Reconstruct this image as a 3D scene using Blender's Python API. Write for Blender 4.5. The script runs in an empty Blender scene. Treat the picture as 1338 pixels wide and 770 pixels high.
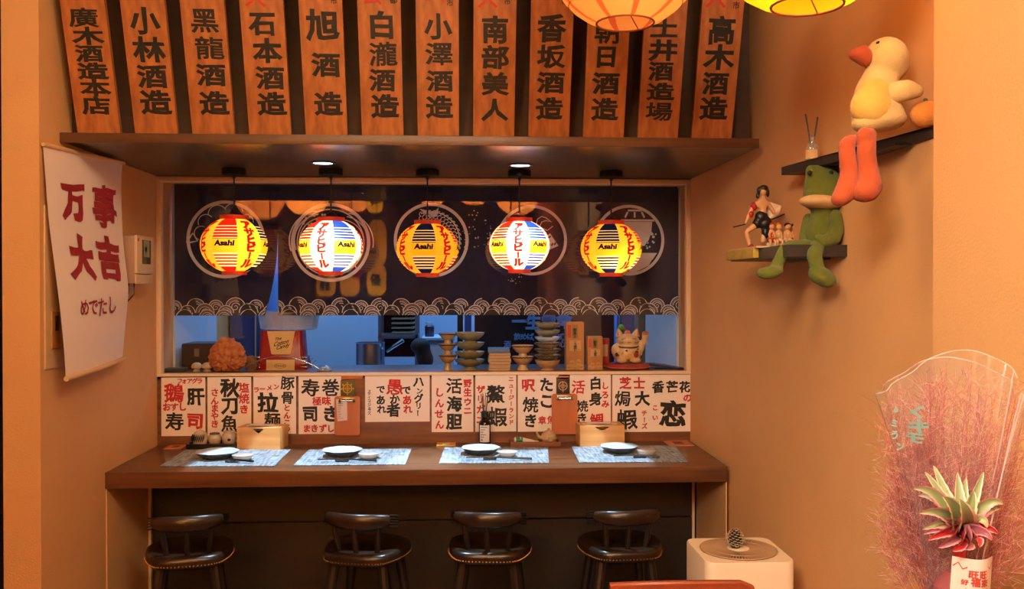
import bpy, bmesh, math, random
from mathutils import Vector, Matrix, noise
random.seed(7)
R = math.radians
sc = bpy.context.scene
COL = sc.collection

# ------------------------------------------------------------------ camera, light, exposure
F = 1200.0; IW, IH = 1338, 770
YAW = R(3.005); PITCH = R(0.525)
CAM = Vector((0, 0, 1.5))
cd = bpy.data.cameras.new('camera'); cam = bpy.data.objects.new('camera', cd); COL.objects.link(cam)
cd.sensor_width = 36; cd.sensor_fit = 'HORIZONTAL'; cd.lens = 36 * F / IW; cd.clip_start = .02
cam.location = CAM; cam.rotation_euler = (R(90) - PITCH, 0, -YAW)
sc.camera = cam
sc.view_settings.view_transform = 'Standard'; sc.view_settings.look = 'None'
sc.view_settings.gamma = 1; sc.view_settings.use_curve_mapping = False
sc.view_settings.exposure = 0.0
sc.cycles.use_denoising = True
sc.cycles.max_bounces = 8; sc.cycles.transparent_max_bounces = 16
sc.cycles.sample_clamp_indirect = 6
wd = bpy.data.worlds.new('world'); sc.world = wd; wd.use_nodes = True
wd.node_tree.nodes['Background'].inputs[0].default_value = (1, .62, .35, 1)
wd.node_tree.nodes['Background'].inputs[1].default_value = .02

def light(name, kind, loc, power, color, target=None, **kw):
    d = bpy.data.lights.new(name, kind); d.energy = power; d.color = color
    for k, v in kw.items(): setattr(d, k, v)
    o = bpy.data.objects.new(name, d); COL.objects.link(o); o.location = loc
    if target is not None:
        o.rotation_euler = (Vector(target) - Vector(loc)).to_track_quat('-Z', 'Y').to_euler()
    return o
WARM = (1, .72, .38)
light('ceiling_lamp_light', 'AREA', (-.55, 1.5, 2.9), 16, WARM, (-.55, 2.9, 0.6), shape='DISK', size=.5)
light('ceiling_lamp_light', 'AREA', (.35, .6, 2.9), 18, WARM, (.2, 3.2, 1.0), shape='DISK', size=.6)
light('ceiling_lamp_light', 'AREA', (-1.2, -.6, 2.9), 18, WARM, (-.6, 3.2, 1.2), shape='DISK', size=.6)
light('right_pier_fill', 'AREA', (-.9, -.9, 2.75), 15, (1, .86, .72), (1.0, 1.5, 1.3), shape='DISK', size=.8, spread=R(60))  # added fill that pales the right pier; no daylight source known
light('left_wall_fill', 'AREA', (.72, .7, 2.85), 22, (1, .88, .70), (-1.4, 3.6, 1.0), shape='DISK', size=.5)  # added neutral fill to brighten the left wall, not a lamp of the room
light('kitchen_tube_light', 'AREA', (-.2, 5.35, 2.6), 17, (.42, .68, 1), (-.2, 5.45, 0), shape='RECTANGLE', size=2.2, size_y=.5)
light('kitchen_tube_light', 'AREA', (-.2, 6.3, 2.7), 42, (.16, .45, 1), (-.2, 6.9, 1.0), shape='RECTANGLE', size=2.2, size_y=.3)

# ------------------------------------------------------------------ projection helpers
def ray(px, py):
    v = Vector(((px - IW / 2) / F, -(py - IH / 2) / F, -1))
    return cam.rotation_euler.to_matrix() @ v
def at(px, py, Y):
    r = ray(px, py); return CAM + r * (Y / r.y)
def atz(px, py, Z):
    r = ray(px, py); return CAM + r * ((Z - CAM.z) / r.z)
def atx(px, py, X):
    r = ray(px, py); return CAM + r * (X / r.x)
def atp(px, py, p0, n):
    r = ray(px, py); return CAM + r * ((Vector(p0) - CAM).dot(n) / r.dot(n))
def S(Y): return Y / F          # metres per pixel at depth Y

# ------------------------------------------------------------------ materials
def lin(c):
    return tuple((x / 255 / 12.92 if x / 255 <= .04045 else ((x / 255 + .055) / 1.055) ** 2.4) for x in c) + (1,)
MATS = {}
def mat(name, c, rough=.6, metal=0, bump=0, bscale=80, spec=.5, emit=0, coat=0, sheen=0, c2=None, nscale=6, stretch=(1, 1, 1), contrast=.5, detail=4, alpha=1):
    if name in MATS: return MATS[name]
    m = bpy.data.materials.new(name); m.use_nodes = True; MATS[name] = m
    nt = m.node_tree; b = nt.nodes['Principled BSDF']
    b.inputs['Base Color'].default_value = lin(c); b.inputs['Roughness'].default_value = rough
    b.inputs['Metallic'].default_value = metal; b.inputs['Specular IOR Level'].default_value = spec
    b.inputs['Coat Weight'].default_value = coat; b.inputs['Coat Roughness'].default_value = .12
    b.inputs['Sheen Weight'].default_value = sheen; b.inputs['Alpha'].default_value = alpha
    if emit:
        b.inputs['Emission Color'].default_value = lin(c); b.inputs['Emission Strength'].default_value = emit
    tc = nt.nodes.new('ShaderNodeTexCoord'); mp = nt.nodes.new('ShaderNodeMapping')
    nt.links.new(tc.outputs['Object'], mp.inputs['Vector']); mp.inputs['Scale'].default_value = stretch
    if c2 is not None:
        n = nt.nodes.new('ShaderNodeTexNoise'); n.inputs['Scale'].default_value = nscale; n.inputs['Detail'].default_value = detail
        nt.links.new(mp.outputs[0], n.inputs['Vector'])
        r = nt.nodes.new('ShaderNodeValToRGB'); nt.links.new(n.outputs['Fac'], r.inputs['Fac'])
        r.color_ramp.elements[0].position = .5 - contrast / 2; r.color_ramp.elements[1].position = .5 + contrast / 2
        r.color_ramp.elements[0].color = lin(c); r.color_ramp.elements[1].color = lin(c2)
        nt.links.new(r.outputs[0], b.inputs['Base Color'])
        if emit: nt.links.new(r.outputs[0], b.inputs['Emission Color'])
    if bump:
        n2 = nt.nodes.new('ShaderNodeTexNoise'); n2.inputs['Scale'].default_value = bscale; n2.inputs['Detail'].default_value = 5
        nt.links.new(mp.outputs[0], n2.inputs['Vector'])
        bp = nt.nodes.new('ShaderNodeBump'); bp.inputs['Strength'].default_value = bump; bp.inputs['Distance'].default_value = .01
        nt.links.new(n2.outputs['Fac'], bp.inputs['Height']); nt.links.new(bp.outputs[0], b.inputs['Normal'])
    return m
def wood(name, c, c2, axis='x', rough=.4, coat=0, scale=9, bump=.08, contrast=.45):
    st = {'x': (.12, 1.6, 1.6), 'y': (1.6, .12, 1.6), 'z': (1.6, 1.6, .12)}[axis]
    st = tuple(s * scale / 3 for s in st)
    return mat(name, c, rough, c2=c2, nscale=6, stretch=st, contrast=contrast, detail=8, coat=coat, bump=bump, bscale=14)
def shell(name, c, trans=.5, spec=0):
    """thin paper / cloth that light passes through"""
    if name in MATS: return MATS[name]
    m = bpy.data.materials.new(name); m.use_nodes = True; MATS[name] = m
    nt = m.node_tree; nt.nodes.remove(nt.nodes['Principled BSDF']); out = nt.nodes['Material Output']
    d = nt.nodes.new('ShaderNodeBsdfDiffuse'); t = nt.nodes.new('ShaderNodeBsdfTranslucent'); mx = nt.nodes.new('ShaderNodeMixShader')
    d.inputs[0].default_value = lin(c); t.inputs[0].default_value = lin(c); mx.inputs[0].default_value = trans
    nt.links.new(d.outputs[0], mx.inputs[1]); nt.links.new(t.outputs[0], mx.inputs[2]); nt.links.new(mx.outputs[0], out.inputs[0])
    return m
def clear(name, refl, tint=(1, 1, 1), rough=.02, milk=0):
    """thin clear sheet: a share of the light is mirrored, the rest passes"""
    m = bpy.data.materials.new(name); m.use_nodes = True; MATS[name] = m
    nt = m.node_tree; nt.nodes.remove(nt.nodes['Principled BSDF']); out = nt.nodes['Material Output']
    t = nt.nodes.new('ShaderNodeBsdfTransparent'); g = nt.nodes.new('ShaderNodeBsdfGlossy'); mx = nt.nodes.new('ShaderNodeMixShader')
    t.inputs[0].default_value = (*tint, 1); g.inputs['Roughness'].default_value = rough; g.inputs[0].default_value = (1, 1, 1, 1)
    lw = nt.nodes.new('ShaderNodeLayerWeight'); lw.inputs[0].default_value = .5
    pw = nt.nodes.new('ShaderNodeMath'); pw.operation = 'POWER'; pw.inputs[1].default_value = 5
    mm = nt.nodes.new('ShaderNodeMath'); mm.operation = 'MULTIPLY_ADD'; mm.inputs[1].default_value = .8; mm.inputs[2].default_value = refl
    mm.use_clamp = True
    nt.links.new(lw.outputs['Facing'], pw.inputs[0]); nt.links.new(pw.outputs[0], mm.inputs[0]); nt.links.new(mm.outputs[0], mx.inputs[0])
    nt.links.new(t.outputs[0], mx.inputs[1]); nt.links.new(g.outputs[0], mx.inputs[2])
    last = mx
    if milk:
        d = nt.nodes.new('ShaderNodeBsdfDiffuse'); d.inputs[0].default_value = (.9, .88, .9, 1)
        m2 = nt.nodes.new('ShaderNodeMixShader'); m2.inputs[0].default_value = milk
        nt.links.new(mx.outputs[0], m2.inputs[1]); nt.links.new(d.outputs[0], m2.inputs[2]); last = m2
    nt.links.new(last.outputs[0], out.inputs[0])
    return m

M_wall = mat('orange_plaster', (222, 168, 108), .85, bump=.16, bscale=150, c2=(210, 154, 96), nscale=3, contrast=.8)
M_cream = mat('cream_trim', (240, 205, 160), .5)
M_ceil = mat('ceiling_paint', (190, 150, 110), .8)
M_floor = wood('floor_wood', (70, 42, 26), (110, 70, 44), 'y', .5)
M_dwood = wood('dark_walnut', (52, 42, 34), (84, 70, 58), 'x', .3, coat=.3)
M_counter = wood('counter_walnut', (66, 40, 25), (112, 70, 43), 'x', .3, coat=.25)
M_splash = wood('splash_wood', (86, 50, 28), (134, 84, 50), 'x', .4)
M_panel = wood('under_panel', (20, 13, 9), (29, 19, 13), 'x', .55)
M_back = mat('sign_backing', (62, 42, 27), .8, c2=(48, 32, 20), nscale=4, stretch=(1, 1, 6))
M_board = wood('cedar_board', (140, 78, 36), (190, 118, 62), 'z', .5, scale=13, contrast=.5)
M_ink = mat('black_ink', (18, 14, 12), .6)
M_black = mat('black_plastic', (11, 10, 10), .35)
M_red = mat('red_ink', (196, 36, 30), .6)
M_dred = mat('crimson_ink', (150, 22, 34), .7)
M_paper = mat('menu_paper', (244, 224, 204), .8)
M_steel = mat('steel', (200, 200, 200), .25, metal=1)
M_white = mat('white_glaze', (202, 218, 226), .2, spec=.6)
M_rim = mat('dark_glaze', (60, 56, 52), .25)
M_bamboo = wood('bamboo', (206, 142, 76), (228, 168, 100), 'x', .45, scale=10)
M_clip = wood('clipboard_wood', (178, 96, 46), (198, 116, 62), 'z', .45)

# ------------------------------------------------------------------ mesh helpers
ORG = {}
def org(o):
    return ORG.get(o.name, Vector((0, 0, 0)))
class MB:
    def __init__(s): s.v = []; s.f = []; s.m = []; s.cm = 0
    def add(s, verts, faces):
        n = len(s.v); s.v.extend(Vector(v) for v in verts)
        for f in faces: s.f.append(tuple(i + n for i in f)); s.m.append(s.cm)
        return s
    def box(s, x0, x1, y0, y1, z0, z1, bevel=0, seg=2, M=None):
        if x0 > x1: x0, x1 = x1, x0
        if y0 > y1: y0, y1 = y1, y0
        if z0 > z1: z0, z1 = z1, z0
        bm = bmesh.new(); bmesh.ops.create_cube(bm, size=1)
        for v in bm.verts:
            v.co = Vector((x0 + (v.co.x + .5) * (x1 - x0), y0 + (v.co.y + .5) * (y1 - y0), z0 + (v.co.z + .5) * (z1 - z0)))
        if bevel: bmesh.ops.bevel(bm, geom=bm.edges[:], offset=bevel, segments=seg, affect='EDGES', profile=.6)
        return s.bm(bm, M)
    def bm(s, bm, M=None):
        bm.verts.index_update(); vs = [(M @ v.co if M else v.co.copy()) for v in bm.verts]
        fs = [[v.index for v in f.verts] for f in bm.faces]; bm.free(); return s.add(vs, fs)
    def lathe(s, prof, c=(0, 0, 0), seg=28, M=None, wob=None):
        c = Vector(c); vs = []; fs = []; n = len(prof)
        for i, (r, z) in enumerate(prof):
            for k in range(seg):
                a = 2 * math.pi * k / seg; rr = r * (wob(a, i) if wob else 1)
                p = Vector((rr * math.cos(a), rr * math.sin(a), z)); vs.append((M @ p if M else p) + c)
        for i in range(n - 1):
            for k in range(seg):
                k2 = (k + 1) % seg; fs.append((i * seg + k, i * seg + k2, (i + 1) * seg + k2, (i + 1) * seg + k))
        fs.append(tuple(reversed(range(seg)))); fs.append(tuple(range((n - 1) * seg, n * seg)))
        return s.add(vs, fs)
    def cyl(s, p0, p1, r0, r1=None, seg=12):
        return s.tube([p0, p1], [r0, r0 if r1 is None else r1], seg)
    def tube(s, pts, r, seg=8):
        pts = [Vector(p) for p in pts]; n = len(pts)
        rs = r if isinstance(r, (list, tuple)) else [r] * n
        vs = []; fs = []; up = None
        for i, p in enumerate(pts):
            t = (pts[min(i + 1, n - 1)] - pts[max(i - 1, 0)])
            if t.length < 1e-9: t = Vector((0, 0, 1))
            t.normalize()
            if up is None: up = Vector((0, 0, 1)) if abs(t.z) < .9 else Vector((1, 0, 0))
            a = t.cross(up)
            if a.length < 1e-6: a = t.orthogonal()
            a.normalize(); b = t.cross(a); up = -b if False else up
            for k in range(seg):
                an = 2 * math.pi * k / seg; vs.append(p + (a * math.cos(an) + b * math.sin(an)) * rs[i])
        for i in range(n - 1):
            for k in range(seg):
                k2 = (k + 1) % seg; fs.append((i * seg + k, i * seg + k2, (i + 1) * seg + k2, (i + 1) * seg + k))
        fs.append(tuple(reversed(range(seg)))); fs.append(tuple(range((n - 1) * seg, n * seg)))
        return s.add(vs, fs)
    def ell(s, c, r, seg=16, rings=10, M=None):
        c = Vector(c); r = (r, r, r) if isinstance(r, (int, float)) else r
        vs = [Vector((0, 0, -r[2]))]; fs = []
        for i in range(1, rings):
            a = math.pi * i / rings
            for k in range(seg):
                b = 2 * math.pi * k / seg
                vs.append(Vector((r[0] * math.sin(a) * math.cos(b), r[1] * math.sin(a) * math.sin(b), -r[2] * math.cos(a))))
        vs.append(Vector((0, 0, r[2]))); L = len(vs) - 1
        for k in range(seg):
            k2 = (k + 1) % seg; fs.append((0, 1 + k2, 1 + k)); fs.append((L, L - seg + k, L - seg + k2))
            for i in range(rings - 2):
                fs.append((1 + i * seg + k, 1 + i * seg + k2, 1 + (i + 1) * seg + k2, 1 + (i + 1) * seg + k))
        return s.add([(M @ v if M else v) + c for v in vs], fs)
    def prism(s, poly, mapf, d0, d1):
        """poly: 2-D outline; mapf(u,v,d)"""
        n = len(poly); vs = [mapf(u, v, d0) for u, v in poly] + [mapf(u, v, d1) for u, v in poly]
        fs = [tuple(reversed(range(n))), tuple(range(n, 2 * n))] + [(i, (i + 1) % n, n + (i + 1) % n, n + i) for i in range(n)]
        return s.add(vs, fs)
    def flat(s, poly, mapf):
        return s.add([mapf(u, v) for u, v in poly], [tuple(range(len(poly)))])
    def stroke(s, pts, w, mapf):
        """flat ribbon along a 2-D polyline"""
        n = len(pts); ws = w if isinstance(w, (list, tuple)) else [w] * n; vs = []
        for i, (x, y) in enumerate(pts):
            ax, ay = pts[max(i - 1, 0)]; bx, by = pts[min(i + 1, n - 1)]
            dx, dy = bx - ax, by - ay; l = math.hypot(dx, dy) or 1
            nx, ny = -dy / l * ws[i] / 2, dx / l * ws[i] / 2
            vs += [mapf(x + nx, y + ny), mapf(x - nx, y - ny)]
        return s.add(vs, [(2 * i, 2 * i + 1, 2 * i + 3, 2 * i + 2) for i in range(n - 1)])
    def grid(s, nu, nv, fn):
        vs = [fn(i / nu, j / nv) for j in range(nv + 1) for i in range(nu + 1)]; w = nu + 1
        return s.add(vs, [(j * w + i, j * w + i + 1, (j + 1) * w + i + 1, (j + 1) * w + i) for j in range(nv) for i in range(nu)])
    def build(s, name, mats, parent=None, loc=None, smooth=35):
        me = bpy.data.meshes.new(name)
        L = Vector(loc) if loc is not None else (org(parent) if parent else Vector((0, 0, 0)))
        me.from_pydata([v - L for v in s.v], [], s.f)
        mats = mats if isinstance(mats, (list, tuple)) else [mats]
        for m in mats: me.materials.append(m)
        if len(mats) > 1: me.polygons.foreach_set('material_index', s.m)
        if smooth:
            me.polygons.foreach_set('use_smooth', [True] * len(s.f)); me.set_sharp_from_angle(angle=R(smooth))
        me.update()
        return link(name, me, parent, L if not parent else Vector((0, 0, 0)), L)
def link(name, me, parent, loc, o_org):
    o = bpy.data.objects.new(name, me); COL.objects.link(o); o.location = loc
    if parent: o.parent = parent
    ORG[o.name] = o_org
    return o
def tag(o, label=None, cat=None, group=None, kind=None):
    if label: o['label'] = label
    if cat: o['category'] = cat
    if group: o['group'] = group
    if kind: o['kind'] = kind
    return o
def thing(name, label, cat, loc=(0, 0, 0), group=None):
    o = bpy.data.objects.new(name, None); COL.objects.link(o); o.location = loc; o.empty_display_size = .05
    ORG[o.name] = Vector(loc); return tag(o, label, cat, group)
def struct(mb, name, m, **k):
    return tag(mb.build(name, m, **k), kind='structure')
def dup(root, loc=None, rotz=0, label=None):
    r = root.copy(); COL.objects.link(r)
    if loc is not None: r.location = loc
    r.rotation_euler = (0, 0, rotz)
    if label: r['label'] = label
    for ch in root.children:
        c = ch.copy(); COL.objects.link(c); c.parent = r
        for g in ch.children:
            d = g.copy(); COL.objects.link(d); d.parent = c
    return r
def evalmesh(o):
    me = bpy.data.meshes.new_from_object(o.evaluated_get(bpy.context.evaluated_depsgraph_get()))
    bpy.data.objects.remove(o); return me
def blob(parts, voxel, it=6, fuzz=0):
    """continuous soft body from overlapping ellipsoids: (centre, radii, matrix)"""
    mb = MB()
    for p in parts: mb.ell(p[0], p[1], 20, 14, p[2] if len(p) > 2 else None)
    if fuzz:                       # bridge neighbouring balls so limbs read as smooth tubes
        for p, q in zip(parts, parts[1:]):
            for f in (.25, .5, .75):
                if len(p) < 3 and len(q) < 3: mb.ell(Vector(p[0]).lerp(Vector(q[0]), f), tuple(a + (b - a) * f for a, b in zip(p[1], q[1])), 16, 10)
    me = bpy.data.meshes.new('t'); me.from_pydata(mb.v, [], mb.f)
    o = bpy.data.objects.new('t', me); COL.objects.link(o)
    m = o.modifiers.new('r', 'REMESH'); m.mode = 'VOXEL'; m.voxel_size = voxel
    m = o.modifiers.new('s', 'SMOOTH'); m.iterations = it; m.factor = .5
    me = evalmesh(o); out = MB(); out.v = [v.co.copy() for v in me.vertices]; out.f = [tuple(p.vertices) for p in me.polygons]
    if fuzz:
        for v, q in zip(out.v, me.vertices): v += q.normal * fuzz * .45 * noise.noise(v * 260)
    out.m = [0] * len(out.f); return out
def skin(pts, edges, radii, sub=2):
    me = bpy.data.meshes.new('t'); me.from_pydata([Vector(p) for p in pts], edges, [])
    o = bpy.data.objects.new('t', me); COL.objects.link(o)
    o.modifiers.new('k', 'SKIN'); m = o.modifiers.new('s', 'SUBSURF'); m.levels = sub; m.render_levels = sub
    for i, r in enumerate(radii): me.skin_vertices[0].data[i].radius = (r, r)
    me.skin_vertices[0].data[0].use_root = True
    me = evalmesh(o); out = MB(); out.v = [v.co.copy() for v in me.vertices]; out.f = [tuple(p.vertices) for p in me.polygons]
    out.m = [0] * len(out.f); return out

# ------------------------------------------------------------------ writing
GL = {}
def glyph(ch, w, cuts=False):
    k = (ch, round(w, 3), cuts)
    if k in GL: return GL[k]
    c = bpy.data.curves.new('t', 'FONT'); c.body = ch; c.bevel_depth = w; c.bevel_resolution = 0; c.size = 1
    c.fill_mode = 'FRONT'; c.resolution_u = 2 if len(ch) == 1 and ord(ch) > 255 else 4
    o = bpy.data.objects.new('t', c); COL.objects.link(o); me = evalmesh(o)
    if cuts:
        bm = bmesh.new(); bm.from_mesh(me); bmesh.ops.triangulate(bm, faces=bm.faces[:])
        for _ in range(2):
            bmesh.ops.subdivide_edges(bm, edges=[e for e in bm.edges if e.calc_length() > .18], cuts=1)
            bmesh.ops.triangulate(bm, faces=bm.faces[:])
        bm.to_mesh(me); bm.free()
    lim = (lambda v: (min(max(v.co.x, -.02 - w), 1.02 + w), min(max(v.co.y, -.12 - w), .88 + w))) if len(ch) == 1 else (lambda v: (v.co.x, v.co.y))
    GL[k] = ([lim(v) for v in me.vertices], [tuple(p.vertices) for p in me.polygons]); return GL[k]
def put(mb, ch, cx, cy, w, h, mapf, weight=.03, rot=0, jit=.035, em=True, cuts=False):
    """one character centred on (cx,cy) in the surface's own u,v units"""
    vs, fs = glyph(ch, weight, cuts)
    if not vs: return
    if em: ox, oy, W_, H_ = .5, .37, 1.0, 1.0
    else:
        xs = [v[0] for v in vs]; ys = [v[1] for v in vs]
        ox, oy = (min(xs) + max(xs)) / 2, (min(ys) + max(ys)) / 2; W_, H_ = max(xs) - min(xs), max(ys) - min(ys)
    ca, sa = math.cos(rot), math.sin(rot); out = []; sd = ord(ch[0]) * .37 + cx * 3
    for x, y in vs:
        if jit:
            x += jit * noise.noise(Vector((x * 3, y * 3, sd))); y += jit * noise.noise(Vector((x * 3, y * 3, sd + 9)))
        x = (x - ox) / W_ * w; y = (y - oy) / H_ * h
        out.append(mapf(cx + x * ca - y * sa, cy + x * sa + y * ca))
    mb.add(out, fs)

# ================================================================== SETTING
XL, XR, YB = -1.4415, 1.097, 4.40
ZC = .75            # counter top
ZL = 2.017          # underside of the ledge
ZCEIL = 3.25
YC = 3.765          # front edge of the counter
YLF = 3.375         # front edge of the ledge
ZS = 1.082          # window sill
YK = 5.40           # end of the pass-through side walls
YLE = at(52, 385, 3.2).y
yl = 3.207          # front end of the left wall
struct(MB().box(-4, 3, -4.2, 7.3, -.1, 0), 'floor', M_floor)
struct(MB().box(-4, 3, -4.2, 7.3, ZCEIL, ZCEIL + .1), 'ceiling', M_ceil)
xe = at(3, 385, yl).x
struct(MB().box(xe, XL, yl, 7.2, 0, ZCEIL), 'wall_left', M_wall)
# right wall, slightly splayed towards the viewer
def XW(Y): return XR + .036 * (YB - Y)
mb = MB(); poly = [(XW(1.9), 1.9), (XR, YB), (XR, YK), (XR + .3, YK), (2.2, 1.9)]
mb.prism([(x, y) for x, y in poly], lambda u, v, d: Vector((u, v, d)), 0, ZCEIL); struct(mb, 'wall_right', M_wall)
xp = at(1219, 385, 2.0).x
struct(MB().box(xp, 3, -4.1, 2.0, 0, ZCEIL), 'wall_right_front', M_wall)
struct(MB().box(-4, 3, -4.2, -4.1, 0, ZCEIL), 'wall_rear', mat('rear_dark', (46, 30, 22), .8))
struct(MB().box(-4.1, -4, -4.2, 7.3, 0, ZCEIL), 'wall_far_left', mat('rear_dark', (46, 30, 22), .8))
struct(MB().box(-4, xe - .02, 6.2, 6.3, 0, ZCEIL), 'wall_side_room', mat('rear_dark', (46, 30, 22), .8))
# wall below the window
YU = 4.26
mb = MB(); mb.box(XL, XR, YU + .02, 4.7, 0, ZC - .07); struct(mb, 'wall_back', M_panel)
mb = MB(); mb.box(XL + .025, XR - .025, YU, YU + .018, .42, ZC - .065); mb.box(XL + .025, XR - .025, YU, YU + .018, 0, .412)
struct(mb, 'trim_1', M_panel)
for i, x in enumerate((XL + .006, XR - .026)):
    struct(MB().box(x, x + .012, YU - .006, YU + .02, 0, ZC - .065), 'trim_%d' % (i + 2), M_cream)
# splash back and the wall around the window
struct(MB().box(XL, XR, YB, 4.7, ZC - .07, ZS), 'wall_back_splash', M_splash)
struct(MB().box(XL, XR, YB, 4.7, ZL - .01, ZCEIL), 'wall_back_top', M_wall)
tb = [mat('cream_trim', (240, 205, 160))][0]
mb = MB(); mb.box(XL, XR, YB - .012, YB + .03, ZS - .008, ZS + .006, .003)
mb.box(XL, XR, YB - .012, YB + .03, ZL - .026, ZL - .003, .003)
mb.box(XL, XL + .022, YB - .012, YB + .03, ZS, ZL - .02, .003); mb.box(XR - .022, XR, YB - .012, YB + .03, ZS, ZL - .02, .003)
struct(mb, 'window_1', M_cream)
# glass of the window
YG = 4.475
M_glass = clear('window_glass', .034)
mb = MB(); mb.box(XL + .002, XR - .002, YG - .003, YG + .003, ZS, ZL - .01); g = mb.build('glass_pane', M_glass)
g.parent = bpy.data.objects['window_1']
# wing walls under the counter
for i, (a, b) in enumerate(((XL, XL + .005), (XR - .005, XR))):
    struct(MB().box(a, b, YC + .01, YU, 0, ZC - .068), 'trim_%d' % (i + 4), M_wall)

# counter: one worktop
w = MB(); w.box(XL, XR, YC, YB, ZC - .066, ZC, .004)
tag(w.build('worktop', M_counter, loc=((XL + XR) / 2, 4.08, ZC - .066)), 'dark red-brown wooden bar counter top set with four place mats', 'counter')
# ledge overhead
w = MB(); w.box(XL, XR, YLF, YB, ZL, ZL + .028, .002); 
lg = thing('ledge', 'dark varnished wooden ledge over the window carrying the sign boards', 'ledge', ((XL + XR) / 2, 3.9, ZL))
w.build('ledge_board', M_dwood, lg)
w = MB(); w.box(XL, XR, YLF - .012, YLF, ZL - .004, ZL + .032, .003); w.build('front_edge', wood('edge_walnut', (66, 42, 26), (92, 60, 40), 'x', .4), lg)
struct(MB().box(XL, at(979, 100, 3.47).x, 3.47, 3.5, ZL + .03, ZCEIL), 'trim_6', M_back)

# ================================================================== SIGN BOARDS
P0 = Vector((0, 3.418, ZL + .032)); LEAN = math.atan2(.17, .51)
UPV = Vector((0, -math.sin(LEAN), math.cos(LEAN))); NRM = Vector((0, -math.cos(LEAN), -math.sin(LEAN)))
BOARDS = [
 [('廣',109,23,36,24),('木',115,47,37,22),('酒',116.5,70,33,21),('造',121,93,37,21),('本',124.5,115,37,22),('店',126,138,35,23)],
 [('小',189,27,36,34),('林',195,65,39,32),('酒',199,100,37,30),('造',203.6,134,38,32)],
 [('黑',267,27,36,31),('龍',273.5,63,37,29),('酒',276,98,37,29),('造',280,135,37,31)],
 [('石',343,31,34,31),('本',349,67,37,32),('酒',353,102,36,30),('造',355,136,37,31)],
 [('旭',421.5,33,42,40),('酒',426,85,37,31),('造',429,136,37,32),('市',436,1,9,9)],
 [('白',498.7,33,38,36),('瀧',501,71,37,32),('酒',500,105,34,30),('造',503,139,37,32),('都',514,0,10,10)],
 [('小',572.7,35,36,34),('澤',573.5,71,37,31),('酒',575,106,36,29),('造',574,140,36,31),('市',588,4,9,9)],
 [('南',647,39,36,36),('部',647.5,75,37,32),('美',647,110,36,31),('人',646,144,36,30),('市',663,2,9,9)],
 [('香',721,37,38,37),('坂',720,74,37,31),('酒',720,108,36,29),('造',718,142,36,31),('市',738,2,9,9)],
 [('朝',793.5,40,35,35),('日',792,74,33,30),('酒',791.7,109,36,30),('造',790,143,36,31)],
 [('土',868,37,37,26),('井',866.5,66,39,28),('酒',863.6,93,33,26),('造',863,120,37,23),('場',861,146,37,26)],
 [('高',943,40,37,37),('木',939.7,75,39,33),('酒',935,109,34,30),('造',932.5,142,37,31),('市',962,7,9,10)]]
SEALS = {3: ('大', 333, -5), 5: ('公', 486, -7), 7: ('大', 637, -3), 6: ('大', 568, -11), 11: ('人', 936, -3)}
BW = .152; BP = (.855 + 1.399) / 11
ordn = ['leftmost', 'second', 'third', 'fourth', 'fifth', 'sixth', 'seventh', 'eighth', 'ninth', 'tenth', 'eleventh', 'rightmost']
def bmap(u, v, d): return P0 + Vector((u, 0, 0)) + UPV * v - NRM * d
for i, chars in enumerate(BOARDS):
    x0 = -1.399 + BP * i; nch = sum(1 for c in chars if c[3] > 20); xc = x0 + BW / 2
    first = chars[0][0]
    lab = '%s leaning orange wood sign board%s on the ledge, first large character %s' % (ordn[i], '' if i in (0, 11) else ' from the left', first)
    t = thing('sign_board', lab, 'sign board', P0 + Vector((xc, 0, 0)), 'wooden sign boards on the ledge')
    MB().prism([(x0, .0), (x0 + BW, .0), (x0 + BW, .92), (x0, .92)], bmap, .0, .02).build('plank', M_board, t, smooth=0)
    mb = MB(); ms_ = MB()
    for ch, px, py, cw, chh in chars:
        c = atp(px, py, P0 + NRM * .0012, NRM); rel = c - P0; u = rel.x; v = rel.dot(UPV)
        k = (c - CAM).length * .97 / F * 1.02
        put(mb if cw > 20 else ms_, ch, u, v, cw * k * .97, chh * k * .95, lambda a, b: bmap(a, b, -.0012), (.022 if ch in '廣黑龍瀧澤朝場' else .036) if cw > 20 else .02)
    mb.build('lettering', M_ink, t, smooth=0)
    if ms_.f: ms_.build('small_lettering', M_ink, t, smooth=0)
    if i in SEALS:
        ch, px, py = SEALS[i]; c = atp(px, py, P0 + NRM * .0012, NRM); rel = c - P0; mb = MB()
        put(mb, ch, rel.x, rel.dot(UPV), .075, .075, lambda a, b: bmap(a, b, -.0012), .02)
        mb.build('red_lettering', mat('faded_red', (190, 50, 24), .6), t, smooth=0)

# ================================================================== LEDGE DOWNLIGHTS
for j, (px, py, lab) in enumerate(((422, 213, 'round recessed spotlight in the ledge above the second lantern from the left'),
                                   (680, 216, 'round recessed spotlight in the ledge above the fourth lantern from the left'))):
    c = atz(px, py, ZL - .004); t = thing('spotlight', lab, 'spotlight', (c.x, c.y, ZL), 'ledge spotlights')
    MB().lathe([(.052, -.001), (.054, -.006), (.044, -.008), (.042, -.003)], (c.x, c.y, ZL), 28).build('trim_ring', M_steel, t)
    MB().lathe([(.041, -.002), (.041, -.0045)], (c.x, c.y, ZL), 28).build('lamp_face', mat('lamp_glow', (235, 245, 255), emit=9), t)
    l = light('spotlight_beam', 'SPOT', (0, 0, 0), 185, (.52, .78, 1), None, spot_size=R(50), spot_blend=.1, shadow_soft_size=.012)
    l.parent = t; l.location = (0, 0, -.02)

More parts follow.
